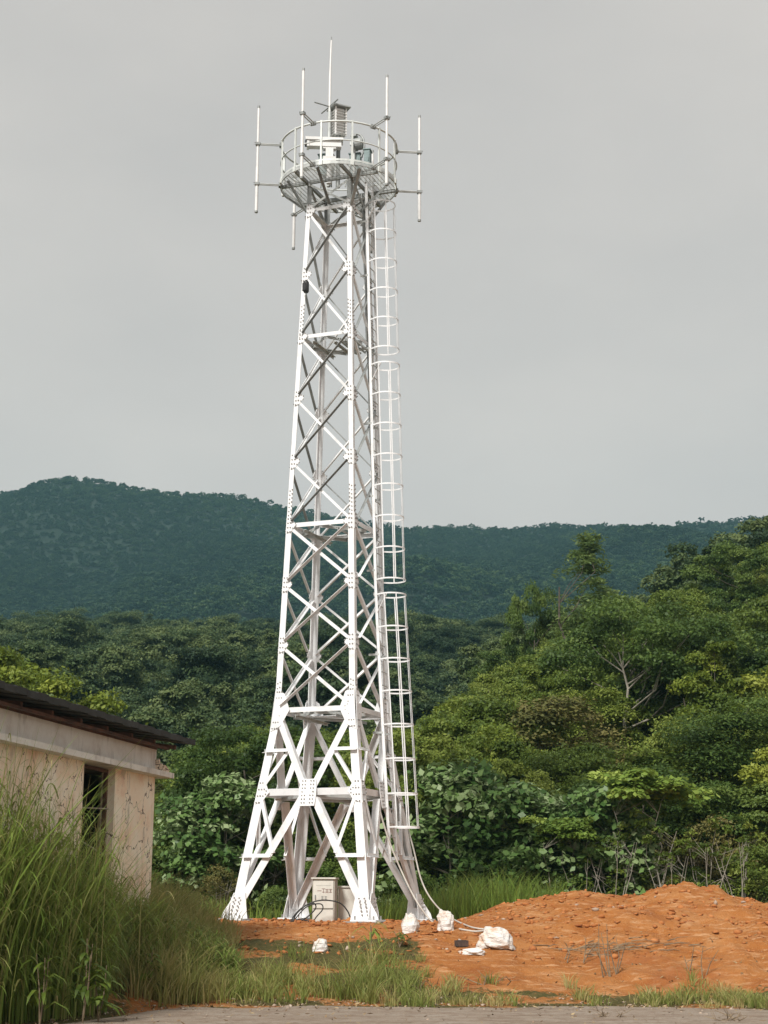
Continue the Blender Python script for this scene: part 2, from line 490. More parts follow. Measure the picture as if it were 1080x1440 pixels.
# road: a worn sheet just above the ground, irregular along its far edge
rx = np.concatenate([np.linspace(-60, -9, 60), np.linspace(-8.9, 12, 420), np.linspace(12.2, 60, 60)])
rt = np.linspace(0, 1, 110) ** 0.6
RX, RT = np.meshgrid(rx, rt)
edge = bank_edge(RX) - 0.25 + 1.3 * fbm(RX * 0.9, RX * 0, 77, 6) - 1.5 * sst(-3.0, -5.2, RX)
RY = 2 + (edge - 2) * RT
RZ = gz(RX, RY) + 0.012 + 0.012 * fbm(RX * 2, RY * 2, 8) - 0.03 * sst(.985, 1, RT)
n_, m_ = RX.shape
idx = np.arange(n_ * m_).reshape(n_, m_)
Q = np.stack([idx[:-1, :-1], idx[:-1, 1:], idx[1:, 1:], idx[1:, :-1]], -1).reshape(-1, 4)
tag(link('road', np_mesh('road', np.stack([RX, RY, RZ], -1).reshape(-1, 3), Q, M_ROAD, None, True)), kind='structure')

# mountain
RIDGE = np.array([(-900, 760), (-500, 735), (-250, 700), (-80, 700), (0, 692), (28, 688), (60, 674), (95, 669), (140, 673), (190, 683), (240, 690), (300, 691), (350, 697), (395, 706), (450, 716), (500, 727), (570, 740), (620, 737), (660, 737), (700, 739), (740, 736), (770, 733), (800, 736), (850, 735), (900, 739), (940, 737), (985, 729), (1020, 728), (1060, 724), (1120, 722), (1300, 735), (1600, 760), (2100, 790)], float)
YR = 1250.0
_rd = np.array([list(at(x, y, YR)) for x, y in RIDGE])
def mz(X, Y):
    zr = np.interp(X, _rd[:, 0], _rd[:, 2]) - 3.5
    t = np.clip((Y - 400) / (YR - 400), 0, None)
    prof = np.where(t < 1, 0.62 * t + 0.38 * t * t, 1 - 1.2 * (t - 1))
    env = np.clip(np.minimum(t * 3, (1 - t) * 5 + 0.06), 0.03, 1)
    gul = np.abs(fbm(X / 170. + fbm(X / 300., Y / 300., 9), Y / 420., 21, 4)) * 95 - 18
    fold = 190 * fbm(X / 330., Y / 520., 23, 3) * np.clip((1 - t) * 2.2, 0, 1)
    z = 50 + (zr - 50) * prof + (gul + fold) * env * np.where(t < 1, 1, .1) - 40 * sst(440, 400, Y)
    return np.where(t < 1, np.minimum(z, 50 + (zr - 50) * (t + .12 * (1 - t))), z)
mgx = np.linspace(-800, 800, 260); mgy = np.linspace(400, 1450, 170)
MX, MY = np.meshgrid(mgx, mgy); MZ = mz(MX, MY)
idx = np.arange(MX.size).reshape(MX.shape)
Q = np.stack([idx[:-1, :-1], idx[:-1, 1:], idx[1:, 1:], idx[1:, :-1]], -1).reshape(-1, 4)
def floor_mat():
    t = NT('mountain_floor'); b = t.noise(0.05, 4)
    t.col(t.ramp(b, [(0.35, (.004, .013, .007)), (0.65, (.008, .020, .010))])); t.set(Roughness=1.0)
    return t.m
tag(link('mountain', np_mesh('mountain', np.stack([MX, MY, MZ], -1).reshape(-1, 3), Q, floor_mat(), None, True)), kind='structure')

# ------------------------------------------------------------------ foliage building blocks
def leaves(C, N, L, W, rg, tint, fold=0.18):
    """diamond leaves at C facing N: vertices, quads, tint"""
    n = len(C)
    N = N / (np.linalg.norm(N, axis=1, keepdims=True) + 1e-9)
    t = rg.normal(size=(n, 3)); t -= N * (t * N).sum(1, keepdims=True)
    t /= np.linalg.norm(t, axis=1, keepdims=True) + 1e-9
    b = np.cross(N, t)
    L = (L * np.ones(n))[:, None]; W = (W * np.ones(n))[:, None]
    V = np.stack([C - t * L / 2, C + b * W / 2 - N * L * fold * .5 + t * L * .08, C + t * L / 2 - N * L * fold, C - b * W / 2 - N * L * fold * .5 + t * L * .08], 1).reshape(-1, 3)
    Qd = np.arange(4 * n).reshape(n, 4)
    return V, Qd, np.repeat(tint, 4)

def clump_leaves(clumps, per, L, W, rg, up=0.5, tvar=0.30, jit=0.55, shell=0.45):
    Cs, Ns, Ts, Ls = [], [], [], []
    for (c, rad) in clumps:
        k = max(6, int(per * rg.uniform(.75, 1.25)))
        d = rg.normal(size=(k, 3)); d /= np.linalg.norm(d, axis=1, keepdims=True)
        d[:, 2] = np.where(d[:, 2] < -.35, -d[:, 2] * .6, d[:, 2])
        rr = (shell + (1 - shell) * rg.random(k) ** .6) * (1 + .25 * rg.normal(size=k) * .5)
        Cs.append(np.array(c) + d * rr[:, None] * np.array(rad))
        Ns.append(d * .6 + np.array([0, 0, up]) + jit * rg.normal(size=(k, 3)))
        Ts.append(np.clip(rg.normal(.5, tvar * .55) + rg.normal(0, tvar * .35, k), 0, 1))
        Ls.append(rg.uniform(.7, 1.3, k))
    C, N, T, Lk = map(np.concatenate, (Cs, Ns, Ts, Ls))
    return leaves(C, N, L * Lk, W * Lk, rg, T)

def crown_points(kind, H, Wd, n, rg):
    out = []
    for i in range(n):
        if kind == 'round':
            a, v = rg.uniform(0, 6.283), rg.uniform(-.55, 1)
            q = math.sqrt(max(0, 1 - v * v)); k = rg.uniform(.55, 1.0)
            c = (math.cos(a) * q * k * Wd / 2, math.sin(a) * q * k * Wd / 2, H * .62 + v * k * H * .33)
            r = Wd * rg.uniform(.06, .155); out.append((c, (r, r, r * .66)))
        elif kind == 'high':
            a, v = rg.uniform(0, 6.283), rg.uniform(-.6, 1)
            q = math.sqrt(max(0, 1 - v * v)); k = rg.uniform(.5, 1.0)
            r = Wd * rg.uniform(.09, .16); out.append(((math.cos(a) * q * k * Wd / 2, math.sin(a) * q * k * Wd / 2, H * .76 + v * k * H * .22), (r, r, r * .7)))
        elif kind == 'layer':
            tier = i % 5; zz = H * (.42 + .13 * tier) + rg.normal(0, H * .02)
            ww = Wd / 2 * (1.0 - .13 * tier) * rg.uniform(.3, 1.0)
            a = rg.uniform(0, 6.283); r = Wd * rg.uniform(.12, .19)
            out.append(((math.cos(a) * ww, math.sin(a) * ww, zz + rg.normal(0, H * .03)), (r, r, r * .48)))
        elif kind == 'column':
            v = rg.random(); zz = H * (.25 + .73 * v)
            ww = Wd / 2 * (1 - .75 * abs(v - .3)) * rg.uniform(.1, .9); a = rg.uniform(0, 6.283)
            r = Wd * rg.uniform(.10, .20) * (1.1 - .5 * v); out.append(((math.cos(a) * ww, math.sin(a) * ww, zz), (r, r, r * .8)))
        elif kind == 'spire':
            v = rg.random() ** .8; zz = H * (.16 + .82 * v); a = rg.uniform(0, 6.283)
            ww = Wd / 2 * (1.02 - v) * rg.uniform(.1, 1.0); r = Wd * rg.uniform(.07, .15) * (1.15 - .6 * v)
            out.append(((math.cos(a) * ww, math.sin(a) * ww, zz), (r, r, r * .9)))
        elif kind == 'bush':
            a = rg.uniform(0, 6.283); v = rg.random() ** .8; zz = H * (.10 + .80 * v)
            ww = Wd / 2 * math.sqrt(max(.05, 1 - v * v)) * rg.uniform(.3, 1.0)
            r = Wd * rg.uniform(.12, .20); out.append(((math.cos(a) * ww, math.sin(a) * ww, zz), (r, r, r * .7)))
        elif kind == 'top':          # a small flat head on thin stems
            a = rg.uniform(0, 6.283); ww = Wd / 2 * rg.uniform(.1, 1.0)
            r = Wd * rg.uniform(.14, .22); out.append(((math.cos(a) * ww, math.sin(a) * ww, H * rg.uniform(.80, .97)), (r, r, r * .5)))
        elif kind == 'wispy':
            a = rg.uniform(0, 6.283); v = rg.uniform(.35, 1); ww = Wd / 2 * v * rg.uniform(.1, 1.0)
            r = Wd * rg.uniform(.07, .14); out.append(((math.cos(a) * ww, math.sin(a) * ww, H * v * .97), (r, r, r * .9)))
    return out

def trunk_mesh(name, H, clumps, r0, mat, rg, stems=1, limb=10, fork=0.38, lean=0.05):
    mb = MB()
    for s in range(stems):
        a = rg.uniform(0, 6.283)
        off = Vector((math.cos(a), math.sin(a), 0)) * (0.06 * H if stems > 1 else 0)
        top = Vector((rg.normal(0, lean) * H, rg.normal(0, lean) * H, H * .78)) + off * 2.0
        pts = []
        for i in range(7):
            t = i / 6
            pts.append(off * .3 + (top - off * .3) * t + Vector((rg.normal(), rg.normal(), 0)) * H * (.012 if stems < 4 else .005) * (1 if 0 < i else 0))
        mb.tube(pts, [r0 * (1 - .80 * i / 6) * (.75 if stems > 1 else 1) for i in range(7)], 7)
        ch = [clumps[int(rg.integers(len(clumps)))] for _ in range(limb)]
        for (c, rad) in ch:
            c = Vector(c); tz = min(max((c.z - H * .15) / H, fork), .72) / .78
            k = min(int(tz * 6), 5); p0 = pts[k].lerp(pts[k + 1], min(1, tz * 6 - k))
            if (c - p0).length < .2: continue
            mid = p0.lerp(c, .5) + Vector((rg.normal(), rg.normal(), -.3)) * (c - p0).length * .08
            rl = r0 * (1 - .8 * tz) * .55
            mb.tube([p0, mid, c], [rl, rl * .7, rl * .28], 5)
    return mb.mesh(name, mat)

PROTO = {}
def proto(key, kind, H, Wd, nclump, per, L, W, leafmat, bark, r0, seed, stems=1, limb=10, fork=.38, up=.5, jit=.55, tvar=.42, lean=.05, names=('trunk', 'crown')):
    rg = np.random.default_rng(seed)
    cl = crown_points(kind, H, Wd, nclump, rg)
    V, Qd, T = clump_leaves(cl, per, L, W, rg, up, tvar, jit)
    top = float(np.percentile(V[:, 2], 99.7)); k_ = H / top
    V[:, 2] *= k_; cl = [((c[0], c[1], c[2] * k_), q) for c, q in cl]
    PROTO[key] = (np_mesh(names[1], V, Qd, leafmat, {'tint': T}), trunk_mesh(names[0], H, cl, r0, bark, rg, stems, limb, fork, lean), H, Wd, names)

proto('round_a', 'round', 9, 7.6, 46, 600, .17, .10, M_LEAF, M_BARK, .16, 1)
proto('round_b', 'round', 9, 6.6, 38, 640, .16, .09, M_LEAF, M_BARK, .15, 2)
proto('round_d', 'round', 9, 7.0, 44, 620, .16, .09, M_LEAFD, M_BARK, .16, 3)
proto('round_y', 'round', 8, 6.8, 40, 620, .16, .10, M_LEAFY, M_BARK, .14, 4)
proto('layer_a', 'layer', 8, 7.2, 48, 480, .16, .09, M_LEAF, M_BARK, .13, 5, up=1.1, jit=.45)
proto('layer_d', 'layer', 9, 8.0, 50, 480, .16, .09, M_LEAFD, M_BARKP, .15, 6, up=1.1, jit=.45)
proto('layer_r', 'layer', 7, 6.4, 44, 440, .15, .08, M_LEAFR, M_BARK, .12, 7, up=1.0, jit=.5)
proto('column_a', 'column', 12, 4.6, 56, 420, .16, .08, M_LEAF, M_BARK, .13, 8, fork=.2, jit=.8)
proto('column_y', 'column', 9, 3.6, 46, 400, .15, .08, M_LEAFY, M_BARK, .11, 9, fork=.2, jit=.8)
proto('feather', 'spire', 12, 5.2, 95, 85, .20, .055, M_PALE, M_BARK, .10, 10, fork=.2, jit=.9)
proto('pale_trunk', 'high', 12, 8.5, 50, 520, .17, .10, M_LEAFD, M_BARKP, .22, 11, stems=2, limb=12, fork=.42, lean=.06)
proto('bush_d', 'bush', 3, 3.8, 34, 300, .12, .065, M_LEAFD, M_BARK, .05, 12, stems=3, limb=5, fork=.15)
proto('bush_a', 'bush', 3, 3.6, 34, 300, .12, .065, M_LEAF, M_BARK, .05, 13, stems=3, limb=5, fork=.15)
proto('bush_r', 'bush', 3, 3.4, 28, 240, .11, .05, M_LEAFR, M_BARKP, .045, 14, stems=4, limb=6, fork=.15, jit=.8)
proto('bigleaf', 'bush', 4, 4.4, 40, 95, .21, .155, M_LEAFB, M_BARKP, .045, 15, stems=3, limb=8, fork=.2, up=.9, jit=.6, tvar=.5)
proto('bigleaf_b', 'bush', 4, 3.6, 32, 90, .20, .15, M_LEAFB, M_BARKP, .045, 16, stems=3, limb=8, fork=.2, up=.9, jit=.6, tvar=.5)
proto('sapling', 'top', 4.2, 2.6, 24, 230, .15, .10, M_SAP, M_BARKP, .04, 17, stems=2, limb=6, fork=.6, up=.9, lean=.05, names=('stem', 'crown'))
proto('thin', 'wispy', 4.0, 1.9, 20, 34, .14, .07, M_LEAF, M_BARKP, .032, 18, stems=6, limb=4, fork=.5, lean=.13, names=('stem', 'crown'))

def plant(name, key, X, Y, h, label, cat, group=None, wf=1.0, rz=None, z=None):
    crown, trunk, H, Wd, nm = PROTO[key]
    s = h / H
    o = empty(name, (X, Y, float(gz(X, Y)) - .05 if z is None else z), rng.uniform(0, 6.283) if rz is None else rz)
    o.scale = (s * wf, s * wf, s)
    link(nm[0], trunk, o); link(nm[1], crown, o)
    return tag(o, label, cat, group)

def plant_px(name, key, px, ytop, Y, label, cat, group=None, wf=1.0, rz=None):
    p = at(px, ytop, Y)
    h = p.z - float(gz(p.x, Y)) + .05
    return plant(name, key, p.x, Y, h, label, cat, group, wf, rz)

# ------------------------------------------------------------------ lattice tower
tower = tag(empty('lattice_tower', (TX, TY, ZP), PHI), 'tall white steel lattice tower on four splayed legs in the orange soil', 'tower')
ZL = [0, 2.93, 4.90, 6.485, 7.985, 9.485, 11.125, 12.79, 14.44, 16.15, 17.93]
def S(z):
    return 1.7627 + (1.0492 - 1.7627) * z / 4.9 if z <= 4.9 else 1.0492 + (.631 - 1.0492) * (z - 4.9) / (17.93 - 4.9)
def FP(u, z, off=0.0):
    """point of the front face: u from -1 to 1 across, pushed out by off"""
    return Vector((u * S(z), -S(z) - off, z))
NF = Vector((0, -1, 0.03))
NFL = Vector((0, -1, -0.145)) * -1
def nrm(z): return Vector((0, -1, -0.146)) if z < 4.89 else Vector((0, -1, -0.032))

def four(name, me, parent, faces=(0, 1, 2, 3)):
    out = []
    for k in faces:
        out.append(link(name, me, parent, None, k * math.pi / 2))
    return out

# legs: steel angle with splice bolts, a foot plate with stiffeners below
mb = MB()
st = [(0.03, .235), (4.9, .19), (4.9, .15), (9.6, .15), (9.6, .118), (18.0, .118)]
for (z0, w0), (z1, w1) in ((st[0], st[1]), (st[2], st[3]), (st[4], st[5])):
    t = .02
    def sec(z, w_):
        s = S(z)
        return [Vector((-s + a, -s + b, z)) for a, b in ((0, 0), (w_, 0), (w_, t), (t, t), (t, w_), (0, w_))]
    mb.extrude(sec(z0, w0), sec(z1, w1))
for zc, half in ((9.95, .42), (14.85, .42), (5.05, .5)):
    for i in range(9):
        z = zc - half + i * half / 4
        s = S(z)
        for a in (.045, .105):
            mb.bolt((-s + a, -s - .001, z + (.03 if a > .1 else 0)), (0, -1, 0), .017, .016)
            mb.bolt((-s - .001, -s + a, z + (.03 if a > .1 else 0)), (-1, 0, 0), .017, .016)
    s0, s1 = S(zc - half), S(zc + half)
legs = four('leg', mb.mesh('leg', [M_WHITE, M_BOLT]), tower)
# feet
mb = MB()
s = S(0)
mb.box((-s + .10, -s + .10, .02), (.62, .62, .035))
for (ax, sgn) in (((1, 0), 1), ((0, 1), 1)):
    d = Vector((ax[0], ax[1], 0)); o_ = Vector((ax[1], ax[0], 0))
    base = Vector((-s, -s, .04)) - o_ * .006
    mb.plate([base - d * .20, base + d * .48, base + d * .46 + Vector((0, 0, .12)), base + d * .30 + Vector((.075, .075, .58)) * 1, base + d * .08 + Vector((.06, .06, .58)), base - d * .16 + Vector((0, 0, .12))], -o_, .016)
    for i in range(5):
        for j in range(2):
            mb.bolt(base + d * (.06 + .13 * j + .02 * i) + Vector((0, 0, .10 + .09 * i)) - o_ * .016, -o_, .022, .02)
for dx, dy in ((-.12, -.12), (.33, -.12), (-.12, .33), (.33, .33)):
    mb.tube([(-s + dx, -s + dy, .03), (-s + dx, -s + dy, .12)], .02, 6, 1)
fm = mb.mesh('base_plate', [M_WHITE, M_BOLT])
mbp = MB(); mbp.box((-s + .10, -s + .10, -.14), (.86, .86, .285)); pm = mbp.mesh('concrete_footing', M_CONC)
for l in legs:
    link('base_plate', fm, l); link('concrete_footing', pm, l)

# crossed diagonals of the eight upper panels: the rising one lies outside, its standing flange uppermost
for i in range(2, 10):
    z0, z1 = ZL[i], ZL[i + 1]
    wd = .082 if i < 5 else .062
    n = nrm(z0 + .1)
    mb = MB(); mb.angle(FP(-.90, z1 - .05, .004), FP(.90, z0 + .05, .004), n, wd, .012, -1, -1, wd * .9)
    four('diagonal_brace', mb.mesh('diagonal_brace', M_WHITE), tower)
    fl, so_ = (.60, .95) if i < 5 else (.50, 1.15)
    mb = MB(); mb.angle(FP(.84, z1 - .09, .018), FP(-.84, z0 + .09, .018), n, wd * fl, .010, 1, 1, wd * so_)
    four('diagonal_brace', mb.mesh('diagonal_brace', M_WHITE if i < 5 else M_GALVD), tower)  # upper rising braces in darker steel: backlit shade put into the colour
# lower body: K bracing over a node in the middle of the lower girt
n = nrm(1)
zk = ZL[1]
for sg in (-1, 1):
    mb = MB(); mb.angle(FP(sg * .90, ZL[2] - .12, .006), FP(sg * .10, zk + .14, .006), n, .15, .014, 1, -1)
    four('diagonal_brace', mb.mesh('diagonal_brace', M_WHITE), tower)
    mb = MB(); mb.angle(FP(sg * .12, zk - .16, .006), FP(sg * .93, .22, .006), n, .17, .015, 1, -1)
    four('diagonal_brace', mb.mesh('diagonal_brace', M_WHITE), tower)
    # secondary bracing between the K and the leg
    zt = 3.93; ut = .90 + (zt - (ZL[2] - .12)) / ((zk + .14) - (ZL[2] - .12)) * (.10 - .90)
    zb = 1.47; ub = .12 + (zb - (zk - .16)) / (.22 - (zk - .16)) * (.93 - .12)
    for za, ua, wd in ((zt, ut, .075), (zb, ub, .08)):
        mb = MB(); mb.angle(FP(sg * .985, za, .03), FP(sg * ua, za, .03), n, wd, .010, -1, 1, .08)
        four('short_brace', mb.mesh('short_brace', M_WHITE), tower)
    mb = MB(); mb.angle(FP(sg * (ut - .01), zt - .03, .022), FP(sg * .90, zk + .12, .022), n, .08, .010, 1, -1)
    four('short_brace', mb.mesh('short_brace', M_WHITE), tower)
    mb = MB(); mb.angle(FP(sg * .88, zk - .14, .022), FP(sg * (ub - .02), zb + .05, .022), n, .08, .010, 1, -1)
    four('short_brace', mb.mesh('short_brace', M_WHITE), tower)
# girts
for z, wd in ((zk, .15), (ZL[2], .12), (ZL[5], .11), (ZL[8], .095), (ZL[10] + .02, .09)):
    mb = MB(); mb.angle(FP(-.97, z, -.022), FP(.97, z, -.022), nrm(z), wd, .012, 1, -1)
    four('horizontal_brace', mb.mesh('horizontal_brace', M_WHITE), tower)
# plan bracing at the girt levels
for z in (zk, ZL[2], ZL[5], ZL[8]):
    s = S(z) - .06
    mb = MB()
    mb.angle((-s, -s * .02, z - .03), (s * .02, s, z - .03), (0, 0, 1), .08, .010, 1, -1)
    four('plan_brace', mb.mesh('plan_brace', M_GALV), tower)
    if z > 4:
        mb = MB(); mb.angle((-s * .5, -s, z - .12), (-s * .5, s, z - .12), (0, 0, 1), .07, .01, 1, -1)
        for k in (0, 2): link('plan_brace', mb.mesh('plan_brace', M_GALV), tower, None, k * math.pi / 2)
# small work landings seen inside at two levels
for z in (ZL[8] - .1,):
    mb = MB(); s = S(z)
    for i in range(0, 9, 2):
        mb.box((s * .30 + i * .062, -.05, z - .08), (.035, s * 1.5, .025))
    mb.box((s * .30 - .03, -.05, z - .10), (.03, s * 1.55, .05)); mb.box((s * .30 + .53, -.05, z - .10), (.03, s * 1.55, .05))
    mb.build('landing_grating', M_GALV, tower)
# gusset plates
for i in range(1, 11):
    z = ZL[i]; n = nrm(z + .1 if i >= 2 else 1)
    hh, ww = (.20, .26) if i > 2 else ((.52, .40) if i == 2 else (.27, .33))
    for sg in (-1, 1):
        mb = MB()
        mb.plate([FP(sg, z - hh, 0) + Vector((-sg * .02, -.001, 0)), FP(sg, z + hh, 0) + Vector((-sg * .02, -.001, 0)),
                  FP(sg, z + hh * .75, 0) + Vector((-sg * ww * .62, -.001, 0)), FP(sg, z, 0) + Vector((-sg * ww, -.001, 0)), FP(sg, z - hh * .75, 0) + Vector((-sg * ww * .62, -.001, 0))], (0, -1, 0), .012)
        nb = 7 if i == 2 else 4
        for j in range(nb):
            zz = z - hh * .85 + 1.7 * hh * j / (nb - 1)
            for a in ((.05, .12) if i != 2 else (.05, .11, .17)):
                mb.bolt(FP(sg, zz, .013) + Vector((-sg * a, 0, 0)), (0, -1, 0), .019, .016)
        for a, b in ((.19, .08), (.25, .04), (.19, -.08), (.25, -.04)):
            mb.bolt(FP(sg, z + b, .013) + Vector((-sg * a, 0, 0)), (0, -1, 0), .017, .016)
        four('gusset_plate', mb.mesh('gusset_plate', [M_WHITE, M_BOLT]), tower)
mb = MB(); z = zk
oc = [(-.22, -.10), (-.22, .10), (-.19, .30), (.19, .30), (.22, .10), (.22, -.10), (.19, -.33), (-.19, -.33)]
mb.plate([Vector((a, -S(z + b) - .024, z + b)) for a, b in oc], (0, -1, 0), .014)
for a, b in [(x * .07, y * .085) for x in (-2, -1, 1, 2) for y in (-3, -2, -1, 0, 1, 2, 3)]:
    if (abs(a) + abs(b)) > .09: mb.bolt((a, -S(z + b) - .038, z + b), (0, -1, 0), .017, .016)
four('gusset_plate', mb.mesh('gusset_plate', [M_WHITE, M_BOLT]), tower)

# ---- platform
ZD, ZT, RP = 18.79, 19.91, 1.53
plat = empty('platform', (0, 0, 0), 0, tower)
mb = MB()
def clip_bar(c, horiz):
    h = math.sqrt(max(0, (RP - .05) ** 2 - c * c))
    gap = .60 if abs(c) < .60 else 0
    segs = [(-h, h)] if gap == 0 else [(-h, -gap), (gap, h)]
    return segs
for k in range(-24, 25):
    c = k * .061
    for a, b in clip_bar(c, True):
        if b - a < .05: continue
        mb.box(((a + b) / 2, c, ZD), (b - a, .015, .010))
for k in range(-14, 15):
    c = k * .105
    for a, b in clip_bar(c, False):
        if b - a < .05: continue
        mb.box((c, (a + b) / 2, ZD - .0095), (.012, b - a, .008))
mb.build('deck_grating', M_GALV, plat)
mb = MB(); mb.flatring((0, 0, ZD - .065), RP - .012, RP + .012, .075); mb.build('ring_beam', M_GALV, plat)
mb = MB(); mb.flatring((0, 0, ZD + .03), RP - .004, RP + .004, .05); mb.build('toe_board', M_RAIL, plat)
for z, r in ((ZT, .027), (ZD + .60, .018)):
    mb = MB(); mb.ring((0, 0, z), RP, r, seg=64); mb.build('guard_rail', M_RAIL, plat)
mb = MB(); mb.box((RP, 0, (ZD + ZT) / 2), (.045, .045, ZT - ZD)); mb.box((RP - .01, 0, ZT + .02), (.07, .07, .03)); mb.box((RP + .02, 0, ZD - .02), (.05, .09, .14))
pm = mb.mesh('post', M_RAIL)
for k in range(12):
    link('post', pm, plat, None, k * math.pi / 6 + .1)
# joists under the deck and raking struts from the leg tops
for c in (-.62, .62):
    h = math.sqrt(RP ** 2 - c * c) - .04
    mb = MB(); mb.box((0, c, ZD - .062), (2 * h, .06, .09)); mb.build('joist', M_GALVD, plat)
    mb = MB()
    for a, b in ((-h, -.66), (-.58, .58), (.66, h)):
        mb.box((c, (a + b) / 2, ZD - .060), (.06, b - a, .09))
    mb.build('joist', M_GALVD, plat)
s = S(17.93)
mb = MB(); mb.angle((-s - .01, -s - .01, 17.9), (-1.02, -1.02, ZD - .11), (-1, -1, 0), .075, .01, 1, -1)
four('strut', mb.mesh('strut', M_GALVD), plat)
mb = MB()
sec = lambda z, w_: [Vector((-S(17.9) + a + .01, -S(17.9) + b + .01, z)) for a, b in ((0, 0), (w_, 0), (w_, .012), (.012, .012), (.012, w_), (0, w_))]
mb.extrude(sec(18.0, .12), sec(ZD - .1, .12)); four('stub_post', mb.mesh('stub_post', M_GALVD), plat)
for sg in (-1, 1):
    mb = MB(); mb.angle((sg * (s - .05), -s - .006 - .014 * sg, 17.98), (-sg * (s - .05), -s - .006 - .014 * sg, ZD - .12), (0, -1, 0), .055, .01, 1, -1)
    four('strut', mb.mesh('strut', M_GALV), plat)
mb = MB(); mb.angle((0, -s - .02, 18.02), (0, -1.46, ZD - .1), (-1, 0, 0), .06, .01, 1, -1)
four('strut', mb.mesh('strut', M_GALVD), plat)

# ---- ladder with safety cage on the right face
def lad_x(z):
    if z >= 7.75: return S(z) + .17
    return np.interp(z, [1.2, 7.75], [1.545, S(7.75) + .17])
LY0, LY1 = .03, .47
ladder = empty('caged_ladder', (0, 0, 0), 0, tower)
zs = [1.35] + list(np.linspace(2, 18.4, 20)) + [19.6]
for y in (LY0, LY1):
    mb = MB()
    P = [Vector((lad_x(z), y, z)) for z in zs]
    for a, b in zip(P[:-1], P[1:]):
        mb.extrude([a + Vector(q) for q in ((-.035, -.012, 0), (.035, -.012, 0), (.035, .012, 0), (-.035, .012, 0))], [b + Vector(q) for q in ((-.035, -.012, 0), (.035, -.012, 0), (.035, .012, 0), (-.035, .012, 0))])
    mb.build('stile', M_WHITE, ladder)
mb = MB(); mb.tube([(0, LY0, 0), (0, LY1, 0)], .013, 6); rm = mb.mesh('rung', M_GALV)
z = 1.6
while z < 18.7:
    link('rung', rm, ladder, (float(lad_x(z)), 0, z)); z += .33
for z in (2.6, 4.4, 6.3, 8.4, 10.3, 12.2, 14.2, 16.2, 17.7):
    for y in (LY0, LY1):
        mb = MB(); mb.box(((lad_x(z) + S(z) - .05) / 2, y, z), (lad_x(z) - S(z) + .05, .03, .05)); mb.build('stand_off', M_GALV, ladder)
CR = .36
yc = (LY0 + LY1) / 2
def hoop_pts(bulge=0.0):
    pts = [Vector((0, LY0, 0))]
    for i in range(17):
        a = R(-115 + 230 * i / 16)
        pts.append(Vector((.335 + CR * math.cos(a), yc + CR * math.sin(a), 0)))
    pts.append(Vector((0, LY1, 0)))
    return pts
mb = MB()
hp = hoop_pts()
for a, b in zip(hp[:-1], hp[1:]):
    d = (b - a).normalized(); nn = Vector((d.y, -d.x, 0))
    mb.extrude([a + nn * q + Vector((0, 0, k)) for q, k in ((-.004, -.018), (.004, -.018), (.004, .018), (-.004, .018))], [b + nn * q + Vector((0, 0, k)) for q, k in ((-.004, -.018), (.004, -.018), (.004, .018), (-.004, .018))])
hm = mb.mesh('hoop', M_WHITE)
def z_of(py):
    lo, hi = 0.5, 19.5
    for _ in range(40):
        m_ = (lo + hi) / 2
        lx, ly = lad_x(m_), LY0
        wx = TX + lx * math.cos(PHI) - ly * math.sin(PHI); wy = TY + lx * math.sin(PHI) + ly * math.cos(PHI)
        if topix(wx, wy, m_ + ZP)[1] > py: lo = m_
        else: hi = m_
    return m_
CAGES = [[287, 327, 368, 409, 450, 491], [513, 555, 598, 641, 683, 727, 771, 815], [836, 882, 927, 972, 1019, 1067, 1116, 1163]]
for sect in CAGES:
    zz = [z_of(v) for v in sect]
    for z in zz:
        link('hoop', hm, ladder, (float(lad_x(z)), 0, z))
    for deg in (-100, -52, 0, 52, 100):
        a = R(deg)
        mb = MB()
        P = [Vector((lad_x(z) + .335 + (CR - .004) * math.cos(a), yc + (CR - .004) * math.sin(a), z)) for z in (zz[-1], zz[len(zz) // 2], zz[0])]
        tn = Vector((-math.sin(a), math.cos(a), 0)) * .014; rn = Vector((math.cos(a), math.sin(a), 0)) * .003
        for p, q in zip(P[:-1], P[1:]):
            mb.extrude([p - tn - rn, p + tn - rn, p + tn + rn, p - tn + rn], [q - tn - rn, q + tn - rn, q + tn + rn, q - tn + rn])
        mb.build('cage_strap', M_WHITE, ladder)
    # raking tie at the head of each cage
    mb = MB(); z = zz[0] - .02
    mb.box((0, 0, 0), (.01, .01, .01)) if False else mb.tube([(lad_x(z) + .335, yc - CR + .01, z), (lad_x(z - .45), LY0, z - .45)], .014, 5)
    mb.build('cage_tie', M_WHITE, ladder)
# cable run clipped beside the ladder, down leg C
mb = MB()
for q, r in ((.05, .022), (.10, .018), (.15, .022)):
    mb.tube([(S(z) - .03 - .01 * math.sin(z * 3 + q * 9), S(z) - .25 - q + .015 * math.sin(z * 2.1 + q * 30), z) for z in np.linspace(.3, 18.6, 46)], r, 5)
mb.build('cable_run', M_GALVD, tower)

